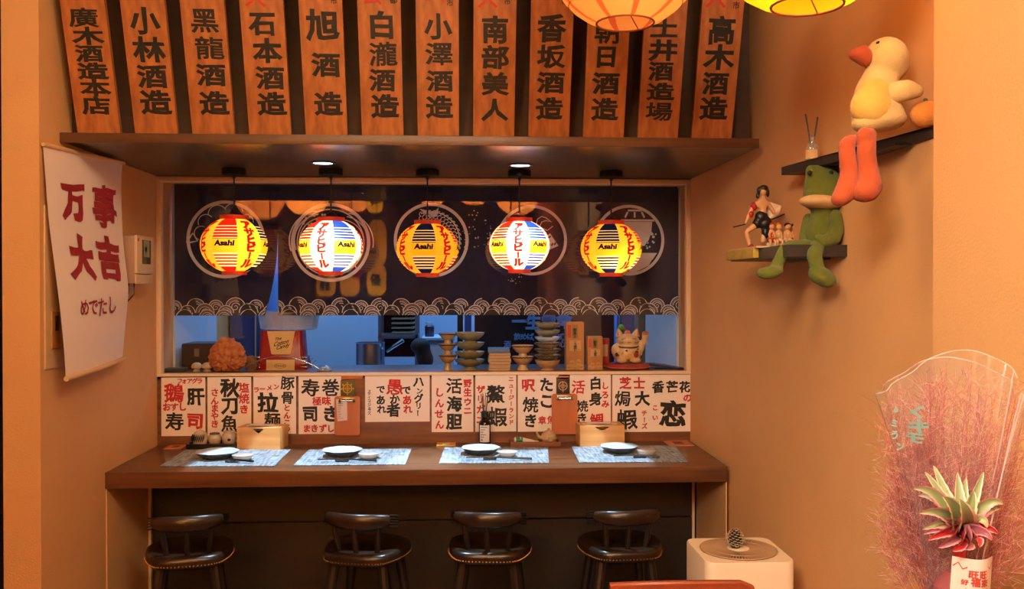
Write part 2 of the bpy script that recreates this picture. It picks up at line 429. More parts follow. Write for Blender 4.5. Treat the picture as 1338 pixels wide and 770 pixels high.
# ================================================================== LANTERNS
M_ly = shell('lantern_yellow', (252, 196, 40), .55); M_lc = shell('lantern_cream', (255, 236, 190), .55)
M_lt = shell('lantern_text_paper', (254, 206, 62), .55); M_ltw = shell('lantern_overexposed_paper', (255, 238, 205), .6)  # second paper: yellow text panels with their overexposed glow put into the colour
M_ln = shell('lantern_navy', (22, 28, 66), .4); M_lr = shell('lantern_red', (222, 34, 24), .5); M_lb = shell('lantern_blue', (28, 62, 170), .5)
M_lring = mat('lantern_ring_red', (206, 56, 26), .5)
M_ltxt = shell('lantern_letter_red', (205, 26, 20), .35); M_lblk = shell('lantern_letter_black', (22, 18, 24), .2)
LH = .865
def lantern(px, py, dpx, yaw, label, blue, white, power, bulb):
    Y = 4.1; c = at(px, py, Y); Rr = dpx / 2 * Y / F; Rr *= (c - CAM).dot(ray(669, 385).normalized()) / Y * .945
    t = thing('paper_lantern', label, 'lantern', c, 'beer lanterns hanging over the counter')
    zt = .80 * Rr; rows = 72; seg = 64; cuts_ = []
    def rad(z): return Rr * math.sqrt(max(0, 1 - (z / (Rr * LH)) ** 2))
    mats = [M_ltw if white else M_lt, M_ly, M_lc, M_lb if blue else M_ln, M_lr]
    mb = MB(); vs = []
    for i in range(rows + 1):
        z = -zt + 2 * zt * i / rows; r = rad(z) * (1 + (.007 if i % 2 else -.004))
        for k in range(seg):
            a = yaw - math.pi / 2 + 2 * math.pi * (k - 4) / seg    # panel 0 faces the viewer at yaw 0
            vs.append(c + Vector((r * math.cos(a), r * math.sin(a), z)))
    mb.v = vs
    for i in range(rows):
        for k in range(seg):
            p = (k // 8) % 8; typ = (1, 0, 2, 0, 1, 0, 2, 0)[p]  # navy, text, red, text ...
            if typ == 0: m = 0
            else:
                dark = 3 if typ == 1 else 4; v = (i + .5) / rows
                if v > .88 or v < .075: m = dark
                elif v > .60: m = dark if (i % 4) != 0 else 2
                elif v < .34: m = dark if (i % 4) in (0, 1) else 2
                else: m = 1
            mb.f.append((i * seg + k, i * seg + (k + 1) % seg, (i + 1) * seg + (k + 1) % seg, (i + 1) * seg + k)); mb.m.append(m)
    mb.build('paper_shade', mats, t, smooth=0)
    for s in (1, -1):
        rr = rad(zt) * (1.12 if s > 0 else .98)
        MB().lathe([(rr * .8, 0), (rr, 0), (rr * 1.02, .018), (rr * .82, .018)], c + Vector((0, 0, zt - .002 if s > 0 else -zt - .016)), 36).build('ring', M_lring, t)
    def sm(u, v, d=.003):      # u: angle, v: height
        r = rad(v) + d; a = yaw - math.pi / 2 + u
        return c + Vector((r * math.cos(a), r * math.sin(a), v))
    for p in range(8):
        mt = MB()
        a0 = p * math.pi / 4
        if p % 2:
            for q, ch in enumerate('アサヒビール'):
                zz = Rr * (.60 - .235 * q); r = rad(zz)
                if ch == 'ー': put(mt, '｜' if False else 'ー', a0, zz + .01 * Rr, Rr * .2 / r, Rr * .26, lambda u, v: sm(u, v), .05, R(90), 0, cuts=True) if False else mt.stroke([(a0, zz + Rr * .10), (a0, zz - Rr * .10)], Rr * .06 / r, lambda u, v: sm(u, v))
                else: put(mt, ch, a0, zz, Rr * .33 / r, Rr * .27, lambda u, v: sm(u, v, .004), .072, 0, 0, cuts=True)
            mt.build('katakana_lettering', M_ltxt, t, smooth=0)
        else:
            put(mt, 'Asahi', a0, .03 * Rr, .60, Rr * .18, lambda u, v: sm(u + .12 * (v - .03 * Rr) / Rr, v), .05, 0, 0, em=False, cuts=True)
            mt.build('latin_lettering', M_lblk, t, smooth=0)
    top = c.z + zt + .018
    mb = MB(); mb.tube([c + Vector((-.035, 0, zt + .012)), c + Vector((-.02, 0, zt + .03)), Vector((c.x, c.y, top + .03)), c + Vector((.02, 0, zt + .03)), c + Vector((.035, 0, zt + .012))], .0012, 5)
    mb.build('wire_hook', M_steel, t)
    MB().cyl((c.x, c.y, top + .02), (c.x, c.y, ZL - .03), .0035, seg=8).build('cord', M_black, t)
    MB().lathe([(.050, -.001), (.052, -.004), (.052, -.028), (.044, -.031), (.008, -.031), (.005, -.045)], (c.x, c.y, ZL), 28).build('ceiling_mount', M_black, t)
    l = light('lantern_bulb', 'POINT', (0, 0, 0), power, (1, .80, .50), shadow_soft_size=.02); l.parent = t; l.location = bulb
q4 = math.pi / 4
lantern(306, 320.5, 90, R(-3) + 2 * q4, 'round yellow lantern with a red striped front panel, leftmost of five', 0, 0, 1.25, (.03, -.04, .0))
lantern(432.5, 322, 87, R(-9) - 3 * q4, 'round lantern with overexposed white text panel, second from the left', 1, 1, 3.4, (.0, -.06, .01))
lantern(558.5, 325, 85, R(-5), 'round yellow lantern with a navy striped front panel, hanging in the middle', 0, 0, .85, (0, .02, .0))
lantern(678.7, 321, 83, R(-6) - 3 * q4, 'round lantern with overexposed white text panel between red and blue stripes, fourth from left', 1, 1, 2.8, (.01, -.06, .02))
lantern(798.5, 325, 84, R(-16), 'round yellow lantern with navy stripes, rightmost of five by the right wall', 0, 0, 1.2, (.02, -.055, -.05))

# big paper lanterns under the ceiling
def globe(c, Rr, h, mats, label, power, bands, group='large paper lanterns under the ceiling', col=(1, .72, .4)):
    c = Vector(c); t = thing('globe_lantern', label, 'lantern', c, group); mb = MB(); rows = 30; seg = 48; vs = []
    zr = h * .93
    for i in range(rows + 1):
        z = -zr + 2 * zr * i / rows; r = Rr * math.sqrt(1 - (z / h) ** 2) * (1 + (.006 if i % 2 else -.006))
        for k in range(seg): a = 2 * math.pi * k / seg; vs.append(c + Vector((r * math.cos(a), r * math.sin(a), z)))
    mb.v = vs
    for i in range(rows):
        for k in range(seg): mb.f.append((i * seg + k, i * seg + (k + 1) % seg, (i + 1) * seg + (k + 1) % seg, (i + 1) * seg + k)); mb.m.append(1 if bands and k % 6 == 0 else 0)
    mb.build('paper_shade', mats, t, smooth=60)
    w = MB(); rb = Rr * math.sqrt(1 - .93 ** 2)
    for z in (-zr, zr): w.tube([c + Vector((rb * math.cos(a * math.pi / 12), rb * math.sin(a * math.pi / 12), z)) for a in range(25)], .003, 6)
    w.tube([c + Vector((0, 0, -zr)) + Vector((rb * math.cos(.9), rb * math.sin(.9), 0)), c + Vector((0, .02, -zr * .7)), c + Vector((0, 0, zr))], .0018, 5)
    for f in (-.75, -.5, -.2, .1, .4, .7):
        r = Rr * math.sqrt(1 - (zr * f / h) ** 2) * 1.008; w.tube([c + Vector((r * math.cos(a * math.pi / 24), r * math.sin(a * math.pi / 24), zr * f)) for a in range(49)], .0012, 4)
    w.build('wire_frame', mat('rust_wire', (150, 70, 34), .6), t)
    MB().cyl(c + Vector((0, 0, zr)), (c.x, c.y, ZCEIL), .003, seg=6).build('cord', M_black, t)
    l = light('globe_bulb', 'POINT', (0, 0, 0), power, col, shadow_soft_size=.04); l.parent = t; l.location = (.02, -.02, -.05)
M_go = shell('globe_orange_paper', (255, 190, 110), .6); M_gb = shell('globe_band_paper', (230, 120, 66), .6); M_gy = shell('globe_yellow_paper', (255, 212, 40), .6)
c = at(817, -65, 2.6); globe(c, .223, .223, [M_go, M_gb], 'large round orange paper lantern at the top in front of the boards', 1.5, True)
c = at(1055, -95, 2.1); globe((c.x, c.y, c.z - 0), .222, .195, [M_gy, M_gb], 'large yellow paper lantern at the top right by the right wall', 3.2, False)
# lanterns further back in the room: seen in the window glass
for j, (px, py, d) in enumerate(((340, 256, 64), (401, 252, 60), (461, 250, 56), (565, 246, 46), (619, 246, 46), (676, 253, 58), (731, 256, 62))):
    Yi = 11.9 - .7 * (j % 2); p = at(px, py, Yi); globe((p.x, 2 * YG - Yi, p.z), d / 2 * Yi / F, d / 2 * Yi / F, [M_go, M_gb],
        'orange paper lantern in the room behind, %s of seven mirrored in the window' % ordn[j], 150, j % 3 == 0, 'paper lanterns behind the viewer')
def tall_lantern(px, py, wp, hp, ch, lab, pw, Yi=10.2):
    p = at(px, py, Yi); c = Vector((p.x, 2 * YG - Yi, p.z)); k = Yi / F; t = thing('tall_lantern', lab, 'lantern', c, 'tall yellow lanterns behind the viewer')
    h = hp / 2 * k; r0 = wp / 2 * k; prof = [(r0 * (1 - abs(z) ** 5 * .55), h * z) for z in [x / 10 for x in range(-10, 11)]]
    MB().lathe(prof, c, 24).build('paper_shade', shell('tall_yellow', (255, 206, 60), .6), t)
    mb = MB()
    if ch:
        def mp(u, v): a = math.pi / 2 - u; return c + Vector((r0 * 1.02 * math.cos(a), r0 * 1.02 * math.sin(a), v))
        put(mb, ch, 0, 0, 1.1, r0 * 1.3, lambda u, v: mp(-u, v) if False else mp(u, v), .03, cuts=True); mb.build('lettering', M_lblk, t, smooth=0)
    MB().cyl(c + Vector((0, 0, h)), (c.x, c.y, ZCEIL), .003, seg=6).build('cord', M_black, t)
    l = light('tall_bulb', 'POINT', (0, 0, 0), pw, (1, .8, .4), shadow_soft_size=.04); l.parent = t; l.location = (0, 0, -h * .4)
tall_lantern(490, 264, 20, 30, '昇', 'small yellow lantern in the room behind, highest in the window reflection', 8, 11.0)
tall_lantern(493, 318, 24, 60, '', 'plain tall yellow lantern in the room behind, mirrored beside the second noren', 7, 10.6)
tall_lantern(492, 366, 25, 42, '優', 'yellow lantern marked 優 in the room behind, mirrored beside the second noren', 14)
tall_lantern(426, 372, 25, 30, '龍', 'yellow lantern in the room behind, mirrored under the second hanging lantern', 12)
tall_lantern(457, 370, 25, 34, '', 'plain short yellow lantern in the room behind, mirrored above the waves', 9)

# ================================================================== NOREN
YN = 4.62; ZN0 = at(600, 412, YN).z; ZN1 = ZL - .02
M_nav = mat('noren_navy', (18, 32, 72), .9, bump=.1, bscale=300)
M_nl = mat('noren_print', (232, 243, 255), .85); M_nd = mat('noren_band', (50, 52, 60), .9); M_nm = mat('noren_wave_fill', (122, 122, 126), .9)
def rip(x, z, ph): return .006 * math.sin(x * 22 + ph) * (1.1 - (z - ZN0) / (ZN1 - ZN0) * .6)
NLAB = ['leftmost navy noren curtain panel with a cloud emblem and curled right corner', 'second navy noren panel with a double ring of curling waves',
        'middle navy noren panel with a fish scale emblem in a ring', 'fourth navy noren panel with a crane and fan in a ring', 'rightmost navy noren panel with a treasure ship in a ring']
px_edges = [(228, 363.3), (363.1, 498.6), (498.4, 630.2), (630, 756.2), (756, 886)]
EMB = [(295, 313, 50), (432, 317, 51), (563.5, 314, 48.5), (695, 314, 46), (822, 314, 46.5)]
MB().cyl((XL + .01, YN + .02, ZN1 + .006), (XR - .01, YN + .02, ZN1 + .006), .008).build('curtain_rod', M_black)
tag(bpy.data.objects['curtain_rod'], 'thin black rod across the window top carrying the noren panels', 'rod')
def circ(cx, cz, r, a0=0, a1=360, n=40): return [(cx + r * math.cos(R(a0 + (a1 - a0) * k / n)), cz + r * math.sin(R(a0 + (a1 - a0) * k / n))) for k in range(n + 1)]
for i, (pa, pb) in enumerate(px_edges):
    xa, xb = at(pa, 320, YN).x, at(pb, 320, YN).x; ph = i * 1.7
    t = thing('noren_panel', NLAB[i], 'curtain', ((xa + xb) / 2, YN, ZN0), 'noren panels in the window')
    def xr_edge(z):
        if i != 0: return xb
        zz = at(300, 295, YN).z; f = max(0, (zz - z) / (zz - ZN0)); return xb - .066 * f ** 2.2
    def nmap(x, z, d=0): return Vector((x, YN + rip(x, z, ph) - d, z))
    mb = MB()
    def gf(u, v, d=0):
        z = ZN0 + (ZN1 - ZN0) * v; x = xa + (xr_edge(z) - xa) * u; return nmap(x, z, d)
    mb.grid(26, 30, gf); mb.grid(26, 30, lambda u, v: gf(1 - u, v, -.003)); mb.build('cloth', M_nav, t)
    # emblem ring and drawing
    e = at(EMB[i][0], EMB[i][1], YN); cx, cz = e.x, e.z; rr = EMB[i][2] * YN / F; q = rr / 50
    mb = MB(); f = lambda x, z: nmap(x, z, .0015)
    P = lambda pts: [(cx + a * q, cz + b * q) for a, b in pts]
    mb.stroke(circ(cx, cz, rr - 2 * q, n=72), 4.2 * q, f)
    if i == 0:
        mb.stroke(P([(-50, -4), (-42, 8), (-36, -2), (-46, -4)]), 2.2 * q, f)
        for a, b, r_, s0, s1 in ((-31, 8, 9, 60, 250), (-25, 22, 10, 40, 200), (-10, 32, 12, 30, 180), (10, 34, 12, 10, 150), (25, 22, 10, -30, 120)):
            mb.stroke([(cx + x * q, cz + y * q) for x, y in circ(a, b, r_, s0, s1, 16)], 1.2 * q, f)
        mb.stroke(P([(-20, -25), (0, -32), (22, -26)]), 1.2 * q, f)
    elif i == 1:
        mb.stroke(circ(cx, cz, rr - 8 * q, n=72), 1.6 * q, f)
        for k in range(7):
            mb.stroke([(cx + x * q, cz + y * q) for x, y in circ(-14 + 2 * k, 2, 38 - 4.5 * k, 95, 200, 24)], 1.5 * q, f)
            mb.stroke([(cx + x * q, cz + y * q) for x, y in circ(16 - 1.5 * k, 0, 38 - 4.5 * k, -10, 80, 24)], 1.3 * q, f)
        for k in range(9): mb.flat([(cx + x * q, cz + y * q) for x, y in circ(-34 + k * 3.4, 24 + 6 * math.sin(k * 1.9) + k, 1.6, n=10)][:-1], f)
        for k in range(4): mb.stroke([(cx + x * q, cz + y * q) for x, y in circ(-20 + 14 * k, -34, 10, 10, 170, 12)], 1.3 * q, f)
    elif i == 2:
        body = [(math.cos(R(a)), math.sin(R(a))) for a in range(-75, 116, 6)]
        mb.stroke([(cx + x * 38 * q, cz + y * 38 * q) for x, y in body], 1.6 * q, f); mb.stroke([(cx + x * 24 * q, cz + y * 24 * q) for x, y in body], 1.4 * q, f)
        for a in range(-70, 112, 9):
            for r_ in (27, 32, 37):
                b = a + (4.5 if r_ == 32 else 0); mb.stroke([(cx + r_ * q * math.cos(R(b)) + x * q, cz + r_ * q * math.sin(R(b)) + y * q) for x, y in circ(0, 0, 3, b - 20, b + 150, 7)], 1.1 * q, f)
        mb.flat(P([(20, -34), (36, -22), (26, -18), (34, -8), (22, -18)]), f)
        mb.flat(P([(-2, 30), (-16, 42), (4, 38), (10, 44), (8, 32)]), f)
        for k in range(26): mb.flat([(cx + (x + 56 + random.gauss(0, 9)*0 + random.uniform(-6, 20)) * q, cz + (y) * q) for x, y in []] or circ(cx + random.uniform(42, 66) * q, cz + random.uniform(-12, 40) * q, random.uniform(.5, 1.1) * q, n=7)[:-1], f)
    elif i == 3:
        mb.stroke(P([(-2, 8), (6, 22), (8, 30), (14, 34), (20, 32), (28, 26), (20, 28), (14, 26), (10, 16)]), 1.3 * q, f)
        mb.stroke(P([(6, 22), (22, 14), (30, 20)]), 1.2 * q, f); mb.stroke(P([(-30, 20), (-12, 10), (-2, 8)]), 1.2 * q, f)
        mb.flat(P([(18, 4), (26, 10), (38, -8), (24, -14), (10, -8)]), f); mb.flat(P([(4, -22), (16, -20), (20, -28), (8, -34)]), f)
        mb.cm = 1
        for k in range(3): mb.stroke(P([(24 + 4 * k, -9 + k), (26 + 4 * k, -5 + k)]), 2 * q, lambda x, z: nmap(x, z, .002))
        mb.stroke(P([(22, 2), (27, 6)]), 2 * q, lambda x, z: nmap(x, z, .002)); mb.cm = 0
        for k in range(34): mb.flat(circ(cx + random.uniform(-80, -58) * q if k > 15 else cx + random.uniform(-34, -14) * q, cz + random.uniform(-12, 32) * q if k > 15 else cz + random.uniform(-62, -44) * q, random.uniform(.5, 1.2) * q, n=7)[:-1], f)
    else:
        mb.stroke(P([(-2, 42), (18, 42)]), 2.4 * q, f); mb.stroke(P([(-2, 40), (-6, 32)]), 2.6 * q, f); mb.stroke(P([(8, 40), (8, 32)]), 2.6 * q, f); mb.stroke(P([(18, 40), (22, 32)]), 2.6 * q, f)
        mb.stroke(P([(-12, 28), (36, 28)]), 3 * q, f)
        mb.flat(P([(-10, 26), (33, 26), (32, 12), (28, 0), (22, -8), (-10, -8)]), f)
        mb.flat(P([(-40, -18), (40, -18), (28, -36), (8, -46), (-14, -45), (-32, -34)]), f)
        mb.cm = 1; g2 = lambda x, z: nmap(x, z, .002)
        for k in range(5): mb.stroke(P([(-4 + 8 * k, 25), (-3 + 7 * k, -7)]), .9 * q, g2)
        for k in range(6): mb.stroke(P([(8 + 5 * k, -17), (2 + 5 * k, -22), (8 + 5 * k, -28), (3 + 5 * k, -34), (2 + 4 * k, -38)]), .9 * q, g2)
        for k in range(3): mb.stroke(P([(-30, -22 - 6 * k), (-10, -24 - 6 * k), (6, -22 - 6 * k)]), .9 * q, g2)
        mb.cm = 0
        for k in range(14): mb.flat(circ(cx + random.uniform(24, 40) * q, cz + random.uniform(-14, 10) * q, random.uniform(.9, 2.2) * q, n=9)[:-1], f)
    mb.build('emblem', [M_nl, M_nav], t, smooth=0)
    # band of curling waves along the hem
    mb = MB(); z0 = ZN0 + .001; hb = .088; base = [0]
    def wf(d):
        def g(x, z):
            z = max(z, z0); return nmap(min(max(x, xa + .001), xr_edge(z) - .001), z, d)
        return g
    mb.cm = 1; mb.grid(24, 1, lambda u, v: wf(.001)(xa + (xb - xa) * u, z0 + hb * .62 * v))
    rows_ = []
    W_ = xb - xa; n = 5
    for k in range(n + 1): rows_.append((xa + W_ * k / n + random.uniform(-.008, .008), z0 + .042 + random.uniform(-.006, .004), .046 if k % 2 else .036))
    for k in range(n + 2): rows_.append((xa + W_ * (k - .45) / n + random.uniform(-.01, .01), z0 + .012, .046 if k % 2 == 0 else .037))
    for k in range(n): rows_.append((xa + W_ * (k + .5) / n + random.uniform(-.01, .01), z0 - .012, .040))
    dd = .0014
    for (x, z, r_) in rows_:
        mb.cm = 1; mb.flat(circ(x, z, r_ + .003, n=28)[:-1], wf(dd))
        mb.cm = 0; mb.stroke(circ(x, z, r_, 0, 180, 30), .0038, wf(dd + .0003))
        mb.cm = 2; mb.stroke(circ(x, z, r_ * .80, 0, 180, 26), r_ * .17, wf(dd + .0003))
        mb.cm = 0; mb.stroke(circ(x, z, r_ * .66, -20, 175, 24), .0030, wf(dd + .0004))
        sp = [(x + r_ * (.5 - .42 * a / 30) * math.cos(R(20 + a * 17)), z + r_ * (.5 - .42 * a / 30) * math.sin(R(20 + a * 17))) for a in range(31)]
        mb.stroke(sp, [.0034 * (1 - .4 * a / 30) for a in range(31)], wf(dd + .0004)); dd += .0006
    mb.build('wave_band', [M_nl, M_nd, M_nm], t, smooth=0)

# ================================================================== MENU PAPERS
YP = YB - .002
def paper(rect, chars, label):
    a = at(rect[0], rect[1], YP); b = at(rect[2], rect[3], YP)
    t = thing('menu_paper', label, 'paper sign', ((a.x + b.x) / 2, YP, b.z), 'handwritten menu papers under the window')
    curl = lambda x, z: YP - .003 * ((z - b.z) / (a.z - b.z) - .5) ** 2 - .0005
    MB().grid(6, 8, lambda u, v: Vector((a.x + (b.x - a.x) * u, curl(0, b.z + (a.z - b.z) * v), b.z + (a.z - b.z) * v))).build('sheet', M_paper, t)
    for colr, nm in (('k', 'black_lettering'), ('r', 'red_lettering')):
      for grp in sorted({(c + ('',))[5] for c in chars if c[4] == colr}):
        mb = MB(); mpf = lambda x, z: Vector((x, curl(x, z) - .0008, z))
        for ch, px, py, sz, cc in [c[:5] for c in chars if c[4] == colr and (c + ('',))[5] == grp]:
            p = at(px, py, YP); k = YP / F
            if ch == '|': mb.stroke([(p.x, p.z + sz * k * .42), (p.x - .0004, p.z), (p.x, p.z - sz * k * .42)], [sz * k * .2, sz * k * .15, sz * k * .13], mpf); continue
            put(mb, ch, p.x, p.z, sz * k * 1.0, sz * k * 1.0, mpf, (.024 if ch in DENSE else .04) if sz > 5 else .025, random.uniform(-.06, .06), .06)
        if mb.f: mb.build(nm, M_ink if colr == 'k' else M_red, t, smooth=0)
DENSE = '鵝鰲焼極愚塩麺蝦焗活巻寿豚骨章魚鯛懸'
def vert(s, x, ys, sz, c): return [(ch, x, y, sz, c, s) for ch, y in zip(s, ys)]
def horz(s, xs, y, sz, c): return [(ch, x, y, sz, c, s) for ch, x in zip(s, xs)]
paper((210.7, 493.6, 268.6, 569.7), horz('フォアグラ', (235, 241, 248, 254.5, 261), 498, 7.5, 'r') + [('鵝', 227, 514, 25, 'r'), ('肝', 255.7, 518.6, 23, 'k'), ('寿', 228, 551, 24, 'k'), ('司', 255, 550, 22, 'r')] + horz('おすし', (218, 228, 238.5), 532, 11, 'r'),
      'white menu paper reading フォアグラ at its top, leftmost under the window')
paper((271, 493, 328.5, 571), [('秋', 300.7, 507, 25, 'k'), ('刀', 300.7, 530, 23, 'k'), ('魚', 300, 554, 22, 'k'), ('塩', 319, 507, 14, 'r'), ('焼', 319, 521, 14, 'r'), ('き', 319, 535, 12, 'r')] + vert('さんまやき', 280.7, (513, 524, 534, 544, 554), 10.5, 'r'),
      'white menu paper with big black 秋刀魚 down its middle')
paper((331, 492, 387, 567), [('豚', 375.7, 501, 18, 'k'), ('骨', 375.7, 520, 17, 'k'), ('拉', 350, 527, 27, 'k'), ('麺', 356, 550, 21, 'k')] + vert('とんこつ', 375, (533, 543, 552.5, 561), 9.5, 'r') + [('ラ', 335, 509.5, 8, 'r'), ('ー', 343, 508.5, 8, 'r'), ('メ', 352, 507, 8, 'r'), ('ン', 361, 505.5, 8, 'r')],
      'white menu paper reading 豚骨 and ラーメン, behind the left bamboo box')
paper((390, 492, 446, 567), [('寿', 405.7, 507, 23, 'k'), ('巻', 432, 507, 23, 'k'), ('極', 414, 524.5, 12, 'r'), ('味', 426.5, 524, 12, 'r'), ('司', 405.7, 541, 21, 'k'), ('き', 432, 541, 22, 'k')] + horz('まきずし', (401, 411, 422, 432), 560, 10.5, 'r'),
      'white menu paper with red 極味, partly behind the left clipboard')
paper((477, 491.5, 561.5, 551), [('ハ', 547, 499, 15, 'k'), ('ン', 548, 511, 9, 'k'), ('グ', 547, 521, 12, 'k'), ('リ', 547, 530.5, 9, 'k'), ('|', 546, 540, 9, 'k'), ('で', 531, 510, 12, 'k'), ('あ', 532, 523, 13, 'r'), ('れ', 533, 535, 12, 'r'), ('愚', 515.7, 506, 22, 'r'), ('か', 515.7, 522, 13, 'k'), ('者', 514, 536, 18, 'k'), ('で', 497.5, 509, 11, 'k'), ('あ', 497.5, 523, 13, 'k'), ('れ', 498.6, 535, 12, 'k')] + vert('スティーブジョブズ', 482.5, [511.5 + 3.6 * k for k in range(9)], 4.6, 'k'),
      'wide white paper with a handwritten saying and a red 愚, right of the left clipboard')
paper((564, 490, 618.5, 564.5), [('活', 593.6, 504.5, 21, 'k'), ('海', 593.6, 528, 20, 'k'), ('胆', 593.6, 551, 21, 'k')] + vert('野生ウニ', 611, (501, 513, 525.5, 537), 11, 'r') + vert('しんせん', 574, (513, 527, 541, 555), 12, 'r'),
      'white menu paper with big black 活海胆 down its middle')
paper((621, 490, 674.5, 564), [('鰲', 648, 515, 25, 'k'), ('蝦', 650, 545, 26, 'k')] + vert('ザリガニ', 628, (509, 522, 535, 549), 11.5, 'r') + vert('ニュ|ジ|ランド', 668, (495.5, 504, 512, 519.5, 528, 536, 544, 552), 7, 'r'),
      'white menu paper behind the dark reed diffuser bottle')
paper((676.5, 490, 730, 564), [('た', 714, 503, 19, 'k'), ('こ', 714, 524, 20, 'k'), ('呎', 690, 503.5, 18, 'r'), ('焼', 693.5, 529, 21, 'k'), ('き', 693, 550, 19, 'k'), ('章', 708.6, 549.6, 11, 'r'), ('魚', 720, 549, 11, 'r')],
      'white menu paper reading たこ焼き, left of the right clipboard')
paper((744.5, 490, 798, 564), [('活', 755.7, 506, 18, 'r'), ('白', 778, 501, 17, 'k'), ('身', 778.6, 521.5, 18, 'k'), ('焼', 760.7, 531, 16, 'k'), ('き', 760, 547, 15, 'k'), ('鯛', 780, 550, 19, 'r')] + vert('しろみ', 790.7, (504, 516, 528), 10.5, 'r'),
      'white menu paper reading 白身, right of the right clipboard')
paper((800, 490, 903, 564), [('芝', 817, 501, 16, 'r'), ('士', 835, 501, 16, 'r'), ('焗', 813.6, 521, 21, 'k'), ('大', 839, 521, 20, 'k'), ('蝦', 819, 548, 27, 'k')] + [('チ', 842, 540, 8, 'r'), ('|', 842, 549, 8, 'r'), ('ズ', 842, 557, 8, 'r')] + [('香', 860, 506, 16, 'k'), ('芒', 878, 506, 16, 'k'), ('花', 894.5, 506, 15, 'k'), ('の', 898, 520, 12, 'r'), ('恋', 879, 541, 36, 'k'), ('こ', 856, 533, 8, 'r'), ('い', 856, 546, 8, 'r')],
      'widest white menu paper at the right end with a huge black 恋')

# ================================================================== CLIPBOARDS AND HOOK PLATES
def clipboard(px0, py0, px1, py1, label, note):
    Y = YB - .02; a = at(px0, py0, Y); b = at(px1, py1, Y); cx = (a.x + b.x) / 2; w_ = (b.x - a.x) / 2; cz = (a.z + b.z) / 2; h = (a.z - b.z) / 2
    t = thing('clipboard', label, 'clipboard', (cx, Y, b.z), 'wooden clipboards under the window')
    rc = .012; poly = []
    for sx, sy, a0 in ((1, 1, 0), (-1, 1, 90), (-1, -1, 180), (1, -1, 270)):
        for k in range(5): poly.append((cx + sx * (w_ - rc) + rc * math.cos(R(a0 + k * 22.5)), cz + sy * (h - rc) + rc * math.sin(R(a0 + k * 22.5))))
    MB().prism(poly, lambda u, v, d: Vector((u, Y + d, v)), 0, .005).build('board', M_clip, t, smooth=30)
    mb = MB(); mb.box(cx - w_ * .62, cx + w_ * .62, Y - .012, Y - .0005, a.z - .022, a.z - .006, .004)
    mb.cyl((cx - w_ * .66, Y - .01, a.z - .02), (cx + w_ * .66, Y - .01, a.z - .02), .0045, seg=10)
    for s in (-1, 1): mb.cyl((cx + s * w_ * .55, Y - .016, a.z - .022), (cx + s * w_ * .55, Y, a.z - .022), .007)
    mb.build('metal_clip', mat('chrome', (190, 188, 180), .2, metal=1), t)
    if note:
        n0 = at(439, 522, Y); M_n = mat('note_paper', (226, 196, 176), .8); mb = MB(); q = at(454, 550, Y)
        mb.add([Vector((n0.x, Y - .003, n0.z)), Vector((n0.x + .052, Y - .003, n0.z + .004)), Vector((q.x, Y - .006, q.z + .003)), Vector((n0.x + .008, Y - .006, q.z - .002))], [(0, 1, 2, 3)])
        nn = mb.build('note', M_n, t, smooth=0); mb = MB()
        for k in range(8): mb.box(n0.x + .008, n0.x + .02 + .018 * random.random(), Y - .0068, Y - .0064, n0.z - .02 - k * .010, n0.z - .0185 - k * .010)
        mb.build('note_writing', mat('grey_ink', (80, 66, 66), .7), nn, smooth=0)
clipboard(437, 518, 470.5, 569, 'wooden clipboard with a paper note, left of the handwritten saying', True)
clipboard(721, 515, 754.5, 567.5, 'plain wooden clipboard with metal clip above the right bamboo box', False)
for (x0, y0, x1, y1, gold, lab) in ((445, 497, 463, 519, True, 'small gold crest hook plate above the left clipboard'), (727, 493, 744, 516, False, 'small dark hook plate with a ring crest above the right clipboard')):
    Y = YB - .008; a = at(x0, y0, Y); b = at(x1, y1, Y); cx, cz = (a.x + b.x) / 2, (a.z + b.z) / 2
    t = thing('hook_plate', lab, 'hook', (cx, Y, b.z))
    MB().box(a.x, b.x, Y, YB, b.z, a.z, .002).build('plate', mat('olive_plate', (86, 78, 40), .5) if gold else mat('brown_plate', (50, 34, 22), .4), t)
    mb = MB(); f = lambda x, z: Vector((x, Y - .0015, z)); rr = .020
    mb.stroke(circ(cx, cz, rr, n=30), .005, f); mb.stroke([(cx - rr, cz), (cx + rr, cz)], .004, f); mb.stroke([(cx, cz - rr * 1.5), (cx, cz + rr)], .005, f)
    mb.stroke(circ(cx, cz, rr * .5, n=20), .003, f)
    if gold:
        for k in range(5): mb.flat(circ(cx + .027 * math.cos(k * .8), cz + .027 * math.sin(k * .8), .0045, n=8)[:-1], f)
    mb.build('crest', mat('gold_crest', (220, 180, 60), .3, metal=.6) if gold else mat('tan_crest', (186, 150, 110), .5), t, smooth=0)
for px0, px1, lab in ((446, 474, 'short brown wooden strip above the left clipboard crest'), (729, 744, 'short brown wooden strip above the right clipboard crest')):
    a = at(px0, 491.5, YB - .006); b = at(px1, 495.5, YB - .006)
    tag(MB().box(a.x, b.x, YB - .008, YB, b.z, a.z, .001).build('wood_strip', M_clip, loc=((a.x + b.x) / 2, YB, b.z)), lab, 'wood strip')

